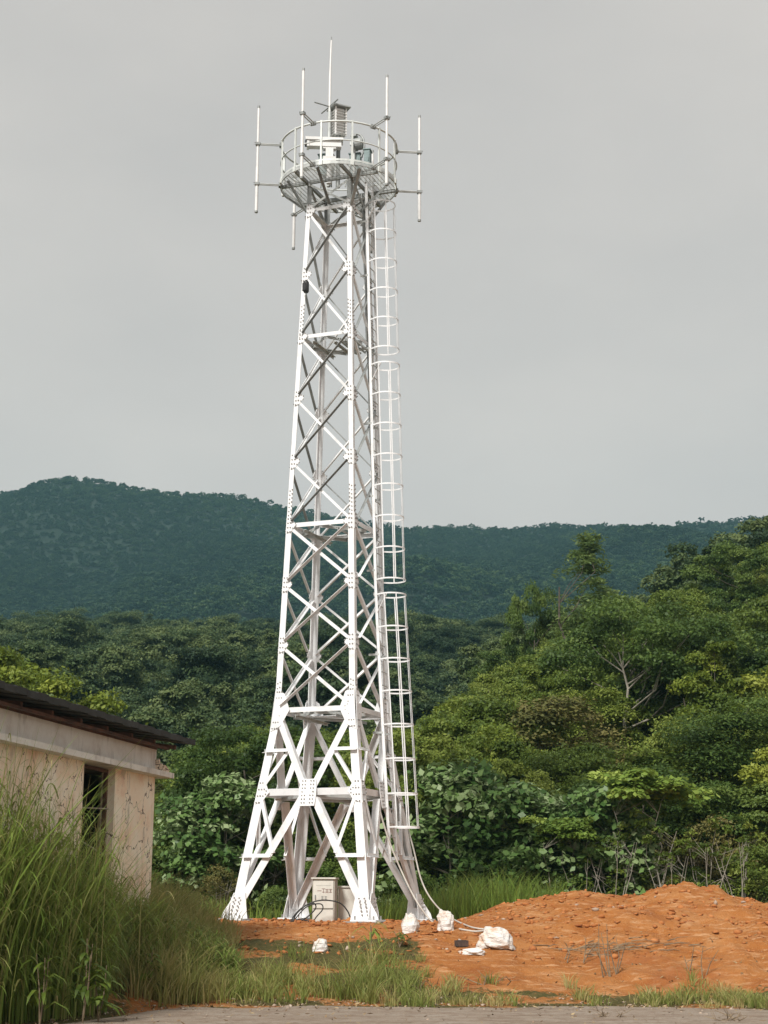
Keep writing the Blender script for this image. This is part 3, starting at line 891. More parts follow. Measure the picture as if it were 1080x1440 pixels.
# ------------------------------------------------------------------ antennas and instruments
CEN = Vector((TX, TY, 0))
def antenna(ang, lab, dz=0.0, rad=2.15):
    d = Vector((math.cos(R(ang)), math.sin(R(ang)), 0))
    base = CEN + d * rad
    o = tag(empty('dipole_antenna', (base.x, base.y, ZP + ZD - .82 + dz), R(ang)), lab, 'antenna', 'whip antennas around the platform rail')
    mb = MB()
    mb.tube([(0, 0, 0), (0, 0, 1.25)], .042, 8); mb.tube([(0, 0, 1.25), (0, 0, 2.95)], .033, 8)
    mb.tube([(0, 0, 2.95), (0, 0, 3.02)], .036, 8, 1); mb.tube([(0, 0, -.03), (0, 0, .02)], .045, 8, 1)
    mb.build('whip', [M_ANT, M_GALVD], o)
    ln = rad - RP
    for z in (.78 - dz, 1.92 - dz):
        mb = MB()
        for y in (-.035, .035):
            mb.tube([(.02, y, z), (-ln - .06, y, z)], .017, 6)
        mb.build('arm', M_GALV, o)
        mb = MB(); mb.box((0, 0, z), (.11, .13, .07))
        for y in (-.05, .05): mb.tube([(-.07, y, z + .02), (.09, y, z + .02)], .010, 5)
        mb.build('clamp', M_GALVD, o)
        mb = MB(); mb.box((-ln + .02, 0, z), (.06, .15, .10)); mb.build('rail_bracket', M_GALVD, o)
    return o
antenna(186, 'white whip antenna out on the far left side of the round platform')
antenna(246, 'white whip antenna on the near left of the platform, rising beside the central mast', .16)
antenna(306, 'white whip antenna on the near right of the platform, in front of the rail', .10)
antenna(6, 'white whip antenna out on the far right side of the round platform', -.02)
antenna(126, 'whip antenna on the back left of the platform, its end hanging below the deck', -.20)
antenna(66, 'whip antenna on the back right of the platform, mostly hidden by the leg', -.20)

# central mast with crossed radials
mp_ = at(463, 186, TY)
zc0 = ZP + ZD + .02
o = tag(empty('mast_antenna', (mp_.x, TY + .05, zc0)), 'tall central whip antenna with four crossed radial rods at its foot', 'antenna')
zt = at(465, 52, TY + .05).z - zc0; zb = at(463, 150, TY + .05).z - zc0
mb = MB(); mb.tube([(0, 0, 0), (0, 0, zb - .15)], .05, 8); mb.build('mast', M_GALV, o)
mb = MB(); mb.tube([(0, 0, zb - .6), (0, 0, zb + .9)], .034, 8); mb.tube([(0, 0, zb + .9), (0.02, 0, zt - .1)], [.030, .022], 8); mb.tube([(.02, 0, zt - .1), (.02, 0, zt)], .014, 6, 1); mb.build('whip', [M_ANT, M_GALVD], o)
for a in (10, 100, 190, 280):
    mb = MB(); mb.tube([(0, 0, zb), (math.cos(R(a + 20)) * .46, math.sin(R(a + 20)) * .46, zb + .01)], .020, 6); mb.build('radial_rod', M_GALVD, o)

# louvred instrument screen with a flat cap
q = at(476, 192, TY + .1)
o = tag(empty('louvred_screen', (q.x, q.y, q.z), R(25)), 'narrow white louvred instrument screen with dark flat cap on the platform', 'instrument screen')
mb = MB()
for i in range(9):
    z = .04 + i * .082
    for sx, sy, lx, ly in ((0, -.15, .30, .02), (0, .15, .30, .02), (-.15, 0, .02, .30), (.15, 0, .02, .30)):
        rot = Matrix.Rotation(R(24) * (1 if sy < 0 else -1 if sy > 0 else 0), 3, 'X') @ Matrix.Rotation(R(24) * (-1 if sx < 0 else 1 if sx > 0 else 0), 3, 'Y')
        mb.box((sx, sy, z), (lx if sx == 0 else .075, ly if sx == 0 and False else (.075 if sx == 0 else .30), .010), 0, rot)
mb.build('louvres', M_ANT, o)
mb = MB()
for x in (-.15, .15):
    for y in (-.15, .15): mb.box((x, y, .38), (.035, .035, .80))
mb.box((0, 0, .40), (.22, .22, .74)); mb.build('frame', M_ANT, o)
mb = MB(); mb.box((0, 0, .80), (.50, .50, .03)); mb.box((0, 0, .83), (.40, .40, .03)); mb.build('cap', M_GALVD, o)
mb = MB(); mb.tube([(0, 0, zc0 - q.z), (0, 0, .03)], .06, 8); mb.build('pedestal', M_GALVD, o)

# pan-tilt camera: long housing under a sun shield, yoke at its right end
q = at(457, 203, TY - .15)
o = tag(empty('pan_tilt_camera', (q.x, q.y, q.z), R(4)), 'white long-bodied surveillance camera with sun shield on the platform', 'camera')
mb = MB(); mb.box((0, 0, 0), (.86, .22, .20)); mb.box((-.45, 0, .0), (.06, .26, .24)); mb.box((.12, 0, -.12), (.34, .18, .06)); mb.build('housing', M_ANT, o)
mb = MB(); mb.box((-.02, 0, .135), (1.0, .30, .018)); mb.box((-.02, -.15, .10), (1.0, .012, .08)); mb.box((-.02, .15, .10), (1.0, .012, .08)); mb.build('sun_shield', M_ANT, o)
mb = MB(); mb.tube([(-.48, 0, 0), (-.53, 0, 0)], .085, 14); mb.build('lens', M_BLACK, o)
mb = MB(); mb.box((.12, 0, -.28), (.20, .20, .28)); mb.box((.12, 0, -.50), (.34, .34, .18)); mb.tube([(.12, 0, -.58), (.12, 0, zc0 - q.z)], .07, 10); mb.build('pan_head', M_ANT, o)
q = at(501, 203, TY - .05)
o = tag(empty('drum_instrument', (q.x, q.y, q.z), R(-20)), 'small round drum instrument with bent conduit on the platform right of the louvred screen', 'instrument')
mb = MB()
pr = [(.155, .00), (.155, .16), (.12, .21), (.03, .22)]
vs, fs = [], []
for i, (rr, x) in enumerate(pr):
    for k in range(18):
        a = 2 * math.pi * k / 18; vs.append((x, rr * math.cos(a), rr * math.sin(a) * 1.05))
for i in range(len(pr) - 1):
    for k in range(18): fs.append((i * 18 + k, i * 18 + (k + 1) % 18, (i + 1) * 18 + (k + 1) % 18, (i + 1) * 18 + k))
fs += [tuple(range(18)), tuple((len(pr) - 1) * 18 + k for k in range(18))]
mb.add(vs, fs, 0, False); mb.build('drum', M_GALVD, o)
mb = MB(); mb.box((-.06, 0, -.05), (.08, .42, .10)); mb.tube([(-.06, 0, -.05), (-.06, 0, zc0 - q.z)], .04, 8); mb.tube([(-.06, .0, -.1), (-.3, .0, zc0 - q.z)], .02, 6); mb.build('bracket', M_GALV, o)
mb = MB(); mb.tube([(.14, -.05, .22), (.05, -.05, .27), (-.10, -.05, .26), (-.02, -.05, .26)][:3][::-1] + [(.22, -.05, .10), (.25, -.05, -.08), (.24, -.05, -.24), (.16, -.05, -.42)], .028, 7); mb.box((-.06, 0, .24), (.16, .16, .05)); mb.build('conduit', M_GALVD, o)
def small_box(px, py0, py1, wpx, Y, mat, name, lab, cat, dep=.25):
    b_, t_ = at(px, py1, Y), at(px, py0, Y)
    zb_ = min(b_.z, zc0 + .3); h = t_.z - zb_; w_ = wpx / 53.4
    o = tag(empty(name, (b_.x, Y, zb_), R(-12)), lab, cat)
    m1 = MB(); m1.box((0, 0, h / 2), (w_, dep, h)); m1.box((0, 0, h + .012), (w_ + .05, dep + .05, .024)); m1.build('case', mat, o)
    m2 = MB(); m2.box((0, -dep / 2 - .006, h * .5), (w_ * .8, .012, h * .82)); m2.box((w_ * .3, -dep / 2 - .02, h * .5), (.02, .02, .09)); m2.build('door', mat, o)
    m3 = MB()
    for x in (-w_ * .38, w_ * .38): m3.tube([(x, 0, zc0 - zb_ - .02), (x, 0, 0.01)], .022, 6)
    m3.box((0, 0, .008), (w_ * .95, .05, .03)); m3.build('stand', M_GALVD, o)
small_box(459, 220, 233, 20, TY + .05, M_TEAL, 'equipment_box', 'wide dark grey-green equipment box under the surveillance camera', 'equipment box')
small_box(500, 219, 233, 15, TY + .15, M_TEAL, 'equipment_box', 'small grey-green equipment box under the round drum instrument', 'equipment box')
small_box(517, 213, 236, 8, TY - .3, M_TEAL, 'radio_unit', 'slim teal radio unit standing at the right of the platform deck', 'radio')
# black lamp hanging on leg A
q = at(430.5, 403, TY - .62)
o = tag(empty('floodlight', (q.x, q.y, q.z), R(-30)), 'small black lamp unit strapped high on the left tower leg', 'lamp')
mb = MB(); mb.tube([(0, 0, -.17), (0, 0, -.13), (0, 0, .11), (0, 0, .17)], [.05, .075, .075, .035], 10); mb.box((-.01, -.06, -.02), (.10, .05, .20)); mb.build('housing', M_BLACK, o)
mb = MB(); mb.box((-.07, .02, .1), (.10, .03, .03)); mb.box((-.07, .02, -.08), (.10, .03, .03)); mb.build('bracket', M_BLACK, o)

# ------------------------------------------------------------------ cabinets
def cabinet(px0, px1, y0, y1, Y, rz, dep, lab, marks):
    a, b = at(px0, y1, Y), at(px1, y1, Y)
    w_ = b.x - a.x; h = at(px0, y0, Y).z - a.z
    zg = a.z
    o = tag(empty('utility_cabinet', ((a.x + b.x) / 2, Y, zg), rz), lab, 'cabinet', 'cabinets under the tower')
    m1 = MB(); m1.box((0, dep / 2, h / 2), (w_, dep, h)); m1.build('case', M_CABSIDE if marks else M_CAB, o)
    m2 = MB(); m2.box((0, dep / 2 - .01, h + .018), (w_ + .06, dep + .08, .036)); m2.build('lid', M_CAB, o)
    if marks:
        m3 = MB(); m3.box((0, -.012, h * .66), (w_ * .90, .022, h * .60)); d = m3.build('door', M_CAB, o)
        m4 = MB(); m4.box((0, -.012, h * .20), (w_ * .90, .022, h * .28)); m4.build('door', M_CAB, o)
        m5 = MB(); m5.box((-w_ * .36, -.035, h * .60), (.022, .03, .10)); m5.build('handle', M_GALVD, d)
        m6 = MB()                       # worn stencilled characters on the upper door
        for cx, st_ in ((-.16, ((0, .0, .10, .016),)), (-.045, ((0, .045, .085, .014), (0, 0, .014, .10), (0, -.03, .06, .012))), (.055, ((0, .03, .07, .013), (0, -.005, .07, .013), (0, -.04, .08, .013), (-.02, 0, .013, .08))), (.155, ((0, .035, .075, .013), (-.028, 0, .013, .085), (.028, 0, .013, .085), (0, -.035, .07, .013), (0, 0, .05, .011)))):
            for x, z, a_, c_ in st_: m6.box((w_ * .08 + cx * w_ * 1.6, -.025, h * .74 + z), (a_, .004, c_))
        m6.build('lettering', M_INK, d)
        m7 = MB()
        for x in (-.03, .05):
            for z in (.03, 0, -.03): m7.box((w_ * .02 + x, -.025, h * .585 + z), (.055, .004, .012))
            m7.box((w_ * .02 + x, -.0255, h * .585), (.012, .004, .075))
        for i in range(12): m7.box((-w_ * .30 + i * w_ * .055, -.025, h * .86), (.014, .004, .010))
        for i in range(6): m7.box((-w_ * .02 + i * .03, -.025, h * .33), (.012, .004, .010))
        m7.build('lettering', M_INKG, d)
        m8 = MB(); m8.box((0, -.0255, h * .335), (w_ * .9, .004, .008)); m8.build('door_seam', M_INKG, o)
    else:
        m3 = MB(); m3.box((0, -.010, h * .5), (w_ * .92, .018, h * .93)); m3.build('door', M_CAB, o)
        m4 = MB(); m4.box((-w_ * .05, -.03, h * .12), (.14, .03, .10)); m4.build('vent', M_INKG, o)
    m9 = MB(); m9.box((0, dep / 2, -.14), (w_ + .14, dep + .14, .27)); m9.build('plinth', M_CONC, o)
    return o
cabinet(438.5, 470, 1236, 1300, 38.9, R(-8), .42, 'cream metal cabinet with faded dark lettering on its upper door', True)
cabinet(476, 512, 1248, 1299, 39.4, R(4), .45, 'plain blank cream cabinet partly behind the near tower leg', False)

# ------------------------------------------------------------------ cables, sacks, brick
def gp(px, py, dz=0.02, Y0=30.0, Y1=44.0):
    """where the pixel's ray meets the ground"""
    lo = None
    for Y in np.linspace(Y0, Y1, 400):
        p = at(px, py, Y)
        if p.z <= gz(p.x, Y): return Vector((p.x, Y, float(gz(p.x, Y)) + dz))
    p = at(px, py, 40.0)
    return Vector((p.x, p.y, float(gz(p.x, p.y)) + dz))

def smooth_path(P, n=8):
    P = [Vector(p) for p in P]; out = []
    for i in range(len(P) - 1):
        p0, p1, p2, p3 = P[max(i - 1, 0)], P[i], P[i + 1], P[min(i + 2, len(P) - 1)]
        for k in range(n):
            t = k / n
            out.append(.5 * ((2 * p1) + (p2 - p0) * t + (2 * p0 - 5 * p1 + 4 * p2 - p3) * t * t + (3 * p1 - p0 - 3 * p2 + p3) * t ** 3))
    return out + [P[-1]]
mb = MB(); mb.tube(smooth_path([at(534, 1140, 39.2), at(548, 1185, 39.2), at(570, 1237, 39.0), at(590, 1274, 38.6), at(612, 1300, 38.0), gp(648, 1327, .05)]), .022, 6)
tag(mb.build('pale_cable', M_CABLE), 'pale cable sagging from the tower ladder down to the dark brick', 'cable')
mb = MB(); mb.tube(smooth_path([at(561, 1105, 41.6), at(570, 1150, 41.2), at(582, 1196, 40.7), at(592, 1236, 40.4), at(606, 1264, 40.1), at(628, 1287, 39.6), gp(660, 1305, .03), gp(684, 1310, .03), gp(668, 1312, .03), gp(646, 1309, .03)]), .020, 6)
tag(mb.build('pale_cable', M_CABLE), 'pale cable hanging behind the back right tower foot to the soil mound', 'cable')
# black cable coil in front of the cabinets
mb = MB()
yb = 38.45
loops = [(440, 1283, 16, 14), (444, 1285, 20, 17), (436, 1288, 14, 12)]
P = [at(411, 1297, yb), at(418, 1284, yb), at(432, 1272, yb), at(452, 1266, yb), at(476, 1269, yb), at(488, 1280, yb), at(493, 1293, yb), at(493, 1302, yb)]
mb.tube(smooth_path(P), .016, 6)
P = [at(409, 1300, yb - .05), at(430, 1276, yb - .05), at(450, 1271, yb - .02), at(454, 1278, yb), at(446, 1288, yb), at(437, 1298, yb), at(424, 1296, yb - .1), at(434, 1288, yb), at(444, 1277, yb), at(440, 1270, yb), at(424, 1277, yb), at(412, 1290, yb), at(408, 1301, yb)]
mb.tube(smooth_path(P), .015, 6)
P = [at(408, 1296, yb - .1), at(420, 1293, yb - .1), at(434, 1296, yb - .1), at(440, 1301, yb - .1), at(468, 1302, yb - .1)]
mb.tube(smooth_path(P), .014, 6)
tag(mb.build('black_cable', M_BLACK), 'loose loops of black cable in front of the cabinets', 'cable')

def sack(name, px, py, wpx, hpx, Y, seed, lab, tall=1.0, mat=None, cat='sack', sharp=0.0):
    p = gp(px, py, 0, 30, 40.5); Y = p.y; sc = F / Y * .985
    base = p.z
    w_, h_ = wpx / sc, hpx / sc
    bm = bmesh.new(); bmesh.ops.create_icosphere(bm, subdivisions=4, radius=1)
    rg = np.random.default_rng(seed)
    ph = rg.uniform(0, 6, 12)
    for v in bm.verts:
        x, y, z = v.co
        k = 1 + .12 * math.sin(3.1 * x + ph[0] + 2 * z) + .10 * math.sin(4.3 * y + ph[1]) + .07 * math.sin(7 * (x + z) + ph[2]) + .05 * math.sin(11 * (y - z) + ph[3]) + .05 * math.sin(19 * x + ph[4]) * math.sin(17 * z + ph[5]) + .07 * abs(math.sin(8 * x + 5 * y + ph[6])) * max(0, z) - .05 * abs(math.sin(13 * y - 6 * z + ph[7]))
        e = 0.75
        x, y, z = [math.copysign(abs(c) ** e, c) for c in (x, y, z)]
        if sharp and z > 0: x *= 1 - sharp * z; y *= 1 - sharp * z
        v.co = (x * k * w_ / 2, y * k * w_ * .38, max(z, -.55) * k * h_ * .62)
    me = bpy.data.meshes.new(name); bm.to_mesh(me); bm.free()
    for f in me.polygons: f.use_smooth = True
    me.materials.append(mat or M_SACK)
    o = link(name, me, None, (p.x, Y + w_ * .2, base + h_ * .30), rg.uniform(-.4, .4))
    return tag(o, lab, cat)
sack('white_sack', 577, 1311, 24, 27, None, 1, 'white sack with peaked top beside the back right tower foot', sharp=.55)
sack('white_sack', 627, 1309, 23, 27, None, 2, 'upright white sack with blunt top right of the tower foot', sharp=.1)
sack('white_sack', 697, 1334, 50, 27, None, 3, 'large white sack slumped on the orange soil right of the brick', sharp=.3)
sack('white_sack', 663, 1343, 32, 8, None, 4, 'flat pale crumpled sheet lying below the dark brick', cat='plastic sheet')
sack('white_bag', 450, 1339, 19, 18, None, 5, 'small white plastic bag in the grass below the cabinets', cat='bag')
p = gp(649, 1331, 0)
mb = MB(); mb.box((0, 0, .06), (.26, .14, .12)); mb.box((0, 0, .122), (.18, .07, .008)); o = mb.build('brick', M_BRICK, None, p, R(10)); tag(o, 'dark brick weighing down the end of the pale cable', 'brick')

# soil clods and stones: too many to count
def clods(n, name, lab_mat, f_pos, smin, smax, seed):
    rg = np.random.default_rng(seed)
    bm = bmesh.new(); bmesh.ops.create_icosphere(bm, subdivisions=1, radius=1)
    bv = np.array([v.co for v in bm.verts]); bf = np.array([[v.index for v in f.verts] for f in bm.faces]); bm.free()
    X, Y = f_pos(rg, n)
    Z = gz(X, Y)
    s_ = smin + (smax - smin) * rg.random(n) ** 4
    V = bv[None] * (1 + .30 * rg.normal(size=(n, len(bv), 1))) * s_[:, None, None] * rg.uniform(.5, 1.5, (n, 1, 3))
    V[:, :, 2] *= .55
    V += np.stack([X, Y, Z + s_ * .2], -1)[:, None]
    Fc = (bf[None] + (np.arange(n) * len(bv))[:, None, None]).reshape(-1, 3)
    return link(name, np_mesh(name, V.reshape(-1, 3), Fc, lab_mat))
M_CLOD = paint('dry_clods', (.48, .20, .065), (.40, .15, .042), (.26, .085, .026), .95, 0, 3)
M_STONE = paint('pale_stones', (.48, .40, .32), (.40, .31, .24), (.28, .19, .13), .9, 0, 3)
def pos1(rg, n):
    X = rg.uniform(-4.5, 11, n); Y = 33 + 9 * rg.random(n) ** .9
    return X, Y
def pos2(rg, n):
    X = rg.uniform(-7, 10, n); Y = bank_edge(X) - rg.exponential(1.6, n) + .9
    return X, Y
tag(clods(5200, 'clods', M_CLOD, pos1, .006, .075, 5), 'orange earth clods scattered over the dug soil', 'clods', None, 'stuff')
tag(clods(260, 'rubble', M_STONE, pos1, .010, .075, 6), 'small pale stones scattered over the dug soil', 'stones', None, 'stuff')
tag(clods(1800, 'gravel', M_STONE, pos2, .005, .036, 7), 'loose pale gravel along the edge of the road', 'gravel', None, 'stuff')

n = 1700
lg = np.random.default_rng(33)
X = lg.uniform(-6.5, 10, n); Y = np.where(lg.random(n) < .6, bank_edge(X) + lg.normal(.0, .9, n), lg.uniform(24, 35, n)); Z = gz(X, Y) + .022
V, Qd, T = leaves(np.stack([X, Y, Z], -1), np.stack([lg.normal(0, .5, n), lg.normal(0, .5, n), np.ones(n)], -1), lg.uniform(.04, .15, n), lg.uniform(.015, .05, n), lg, lg.random(n))
M_LITTER = foliage('dead_leaves', (.10, .06, .03), (.24, .16, .08), (.42, .32, .18), 0.1, 0.8, 0)
tag(link('fallen_leaves', np_mesh('fallen_leaves', V, Qd, M_LITTER, {'tint': T})), 'dead leaves and straw littering the road edge', 'leaves', None, 'stuff')

# ------------------------------------------------------------------ old building on the left
WA = R(-11.8)
cw = at(214, 1200, 32.0)
BG = 0.9                                   # level of its floor slab
bld = tag(empty('old_building', (cw.x, 32.0, 0), WA), 'low derelict plastered building with dark overhanging roof behind tall grass', 'building')
def BL(px, py):
    """height of the pixel on the wall plane"""
    return at(px, py, 32.0).z
z_led = BL(216, 1093); z_fr = BL(216, 1052)
WT = .26
Lw = 9.5
wy0, wy1 = -3.62, -2.12                     # window
wz0, wz1 = z_led - 2.3, z_led - .02
mb = MB()
def wbox(y0, y1, z0, z1): mb.box((-WT / 2, (y0 + y1) / 2, (z0 + z1) / 2), (WT, y1 - y0, z1 - z0))
mb.box((-2.9, -Lw / 2, z_led + .06), (5.22, Lw - 2 * WT - .01, .08)); wbox(-Lw, wy0, BG - .6, z_led); wbox(wy1, 0, BG - .6, z_led); wbox(wy0, wy1, BG - .6, wz0)
mb.box((-2.9, -WT / 2, (BG - .6 + z_led) / 2), (5.27, WT - .002, z_led - BG + .6)); mb.box((-2.9, -Lw + WT / 2, (BG - .6 + z_led) / 2), (5.27, WT - .002, z_led - BG + .6))
mb.box((-5.66, -Lw / 2, (BG - .6 + z_led) / 2), (WT, Lw, z_led - BG + .6))
mb.build('wall', M_PLASTER, bld)
mb = MB(); mb.box((-2.9, -Lw / 2, (z_led + .12 + z_fr + .55) / 2 - .1), (5.7, Lw - .02, .6)) if False else None
# whitewashed frieze beam above the ledge
mb.box((-WT / 2 + .012, -Lw / 2, (z_led + .10 + z_fr) / 2), (WT, Lw, z_fr - z_led - .10)); mb.build('frieze', M_FRIEZE, bld)
mb = MB(); mb.box((-.02, -Lw / 2 + .17, z_led + .05), (.56, Lw + .40, .10)); mb.build('ledge', M_FRIEZE, bld)
# roof: thin sheets on rafters, rising away from the eave
slope = .13
e1 = at(272, 1049, 32.65)
ez = e1.z
x_e = .60; y_e = .60
mb = MB()
nn = 26
for i in range(nn):                        # corrugated sheet courses
    y0 = -Lw - .4 + (Lw + .4 + y_e) * i / nn; y1 = -Lw - .4 + (Lw + .4 + y_e) * (i + 1) / nn - .004
    zt_ = .014 * (i % 2)
    mb.extrude([Vector((x_e, y0, ez - .02 + zt_)), Vector((x_e, y1, ez - .02 + zt_)), Vector((x_e, y1, ez + .085 + zt_)), Vector((x_e, y0, ez + .085 + zt_))],
               [Vector((-6.2, y0, ez + slope * 6.8 - .02 + zt_)), Vector((-6.2, y1, ez + slope * 6.8 - .02 + zt_)), Vector((-6.2, y1, ez + .085 + slope * 6.8 + zt_)), Vector((-6.2, y0, ez + .085 + slope * 6.8 + zt_))])
roof = mb.build('roof', M_ROOF, bld)
for i in range(9):
    y = -Lw + .15 + i * (Lw + .25) / 8
    mb = MB(); mb.extrude([Vector((x_e - .34, y - .045, ez - .10)), Vector((x_e - .34, y + .045, ez - .10)), Vector((x_e - .34, y + .045, ez - .025)), Vector((x_e - .34, y - .045, ez - .025))],
                          [Vector((-5.5, y - .045, ez - .10 + slope * 6.0)), Vector((-5.5, y + .045, ez - .10 + slope * 6.0)), Vector((-5.5, y + .045, ez - .025 + slope * 6.0)), Vector((-5.5, y - .045, ez - .025 + slope * 6.0))])
    mb.build('rafter', M_RAFT, roof)
mb = MB(); mb.box((.24, -Lw / 2 + .05, ez - .125), (.07, Lw - .1, .045)); mb.box((-.05, -Lw / 2, (z_fr + ez - .17) / 2 + .02), (.16, Lw, max(.05, ez - z_fr - .14))); mb.build('wall_plate', M_RAFT, roof)
# window: rotten timber frame with two leftover bars
mb = MB()
for y in (wy0 + .03, wy1 - .03): mb.box((-.17, y, (wz0 + wz1) / 2), (.07, .055, wz1 - wz0))
mb.box((-.17, (wy0 + wy1) / 2, wz1 - .03), (.07, wy1 - wy0 - .12, .055))
wf_ = mb.build('window', M_RAFT, bld)
for z, tilt in ((wz1 - .75, .06), (wz1 - 1.25, -.35)):
    mb = MB(); mb.tube([(-.14, wy0 + .05, z), (-.10, wy1 - .05, z + tilt * .8)], .014, 5); mb.build('bar', M_BARKP, wf_)
# broken corner block at the end of the ledge
mb = MB()
rg_ = np.random.default_rng(64)
for cx_, cy_, cz_, a_, b_, c_, tw in ((-.04, .10, .20, .30, .30, .22, .35), (.06, .26, .17, .22, .20, .14, -.5), (-.02, .05, .33, .18, .22, .10, .2)):
    rot = Matrix.Rotation(tw, 3, 'Z') @ Matrix.Rotation(tw * .8, 3, 'X')
    vs = [rot @ Vector((x * a_ / 2 * rg_.uniform(.6, 1.1), y * b_ / 2 * rg_.uniform(.6, 1.1), z * c_ / 2 * rg_.uniform(.6, 1.1))) + Vector((cx_, cy_, cz_ + z_led - .02)) for x in (-1, 1) for y in (-1, 1) for z in (-1, 1)]
    mb.add(vs, [(0, 1, 3, 2), (4, 6, 7, 5), (0, 4, 5, 1), (2, 3, 7, 6), (0, 2, 6, 4), (1, 5, 7, 3)])
mb.build('broken_corner', M_PLASTER, bld)
mb = MB(); mb.box((-1.0, -3.2, (BG + z_led) / 2), (.10, 5.4, z_led - BG - .02)); mb.build('added_dark_panel', M_DARKPANEL, bld)  # near-black panel added behind the window to make the opening read dark
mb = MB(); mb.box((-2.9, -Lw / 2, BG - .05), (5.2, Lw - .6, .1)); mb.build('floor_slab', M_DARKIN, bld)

# ------------------------------------------------------------------ grass
def blades(X, Y, Z, H, Wd, rg, bend=.5, tint=None, seg=5, ang=None):
    n = len(X)
    a = rg.uniform(0, 6.283, n) if ang is None else ang
    dx, dy = np.cos(a), np.sin(a)
    q = rg.uniform(0, 3.1416, n)
    wx, wy = np.cos(q), np.sin(q)
    b = np.abs(rg.normal(bend, bend * .55, n)) * H
    V = np.zeros((n, seg + 1, 2, 3)); 
    k0 = rg.uniform(.02, .18, n)
    for i in range(seg + 1):
        t = i / seg
        hor = b * (k0 * t + (1 - k0) * t ** 2.4)
        up = H * (t - .22 * np.minimum(bend * 1.3, 1) * t ** 3.2)
        wd = Wd * (1 - t) ** .6 * (.6 + .4 * min(1, t * 5)) + .0012
        cx_, cy_, cz_ = X + dx * hor, Y + dy * hor, Z + up
        V[:, i, 0] = np.stack([cx_ - wx * wd / 2, cy_ - wy * wd / 2, cz_], -1)
        V[:, i, 1] = np.stack([cx_ + wx * wd / 2, cy_ + wy * wd / 2, cz_], -1)
    base = np.arange(n)[:, None] * (2 * (seg + 1))
    Qs = [base + np.array([2 * i, 2 * i + 1, 2 * i + 3, 2 * i + 2]) for i in range(seg)]
    Qd = np.stack(Qs, 1).reshape(-1, 4)
    T = np.repeat(tint, 2 * (seg + 1))
    return V.reshape(-1, 3), Qd, T

def join(parts):
    Vs, Qs, Ts, o_ = [], [], [], 0
    for V, Qd, T in parts:
        Vs.append(V); Qs.append(Qd + o_); Ts.append(T); o_ += len(V)
    return np.concatenate(Vs), np.concatenate(Qs), np.concatenate(Ts)

rg = np.random.default_rng(21)
def wall_front(X, Y):
    """distance in front of the building's wall"""
    dx, dy = X - cw.x, Y - 32.0
    along = dx * -math.sin(WA) + dy * math.cos(WA)
    return np.where(along < .1, dx * math.cos(WA) + dy * math.sin(WA), 9.0)
# tall grass in front of the building: height falls away to the right
ENV = np.array([(-250, 1010), (0, 1050), (50, 1072), (90, 1105), (130, 1165), (170, 1215), (205, 1245), (240, 1270), (290, 1296), (330, 1330)], float)
def tussocks(cx_, cy_, m, rad, rg):
    """m blades round each centre, leaning outwards"""
    n = len(cx_)
    i = np.repeat(np.arange(n), m)
    th = rg.uniform(0, 6.283, n * m); rr = np.abs(rg.normal(0, rad, n * m))
    return i, cx_[i] + np.cos(th) * rr, cy_[i] + np.sin(th) * rr, th + rg.normal(0, .7, n * m)
n = 2600
q = rg.uniform(-190, 335, n); yy = rg.uniform(22.2, 33.0, n)
xx = (q - 540) / F * yy * .985
k = (wall_front(xx, yy) > .30) & (yy > bank_edge(xx) - .5 + .9 * vnoise(xx * 1.3, yy * 0, 54))
i, X, Y, ang = tussocks(xx[k], yy[k], 26, .13, rg)
tt = np.clip(rg.normal(.33, .13, k.sum()), 0, 1)[i]; th_ = (rg.uniform(.55, 1.0, k.sum()) + np.where(q[k] < 45, .20, 0))[i]
Z = gz(X, Y); px, py = topix(X, Y, Z)
top = np.interp(px, ENV[:, 0], ENV[:, 1]) + 26 * (vnoise(px / 22., Y * 2, 52) - .3)
Hm = EYE + Y * np.tan(PITCH + np.arctan((720 - top) / F)) - Z
keep = (wall_front(X, Y) > .10) & (Hm > .22)
X, Y, Z, Hm, px, ang, tt, th_ = [v[keep] for v in (X, Y, Z, Hm, px, ang, tt, th_)]
H = np.minimum(Hm, 4.0) * th_ * rg.uniform(.35, 1.15, len(X)) ** .8
ti = np.clip(tt + rg.normal(0, .12, len(X)) + .05 * (px > 200), 0, .85) + (rg.random(len(X)) < .09) * .35
keep = ~((px > 150) & (px < 330) & (topix(X, Y, Z)[1] > 1388))
X, Y, Z, px, ang, H, ti = [v[keep] for v in (X, Y, Z, px, ang, H, ti)]
thin = rg.random(len(X)) < .55
P1 = blades(X[thin], Y[thin], Z[thin], H[thin], .014 + .026 * rg.random(thin.sum()) ** 1.5, rg, .26, np.clip(ti[thin], 0, 1), 6, ang[thin])
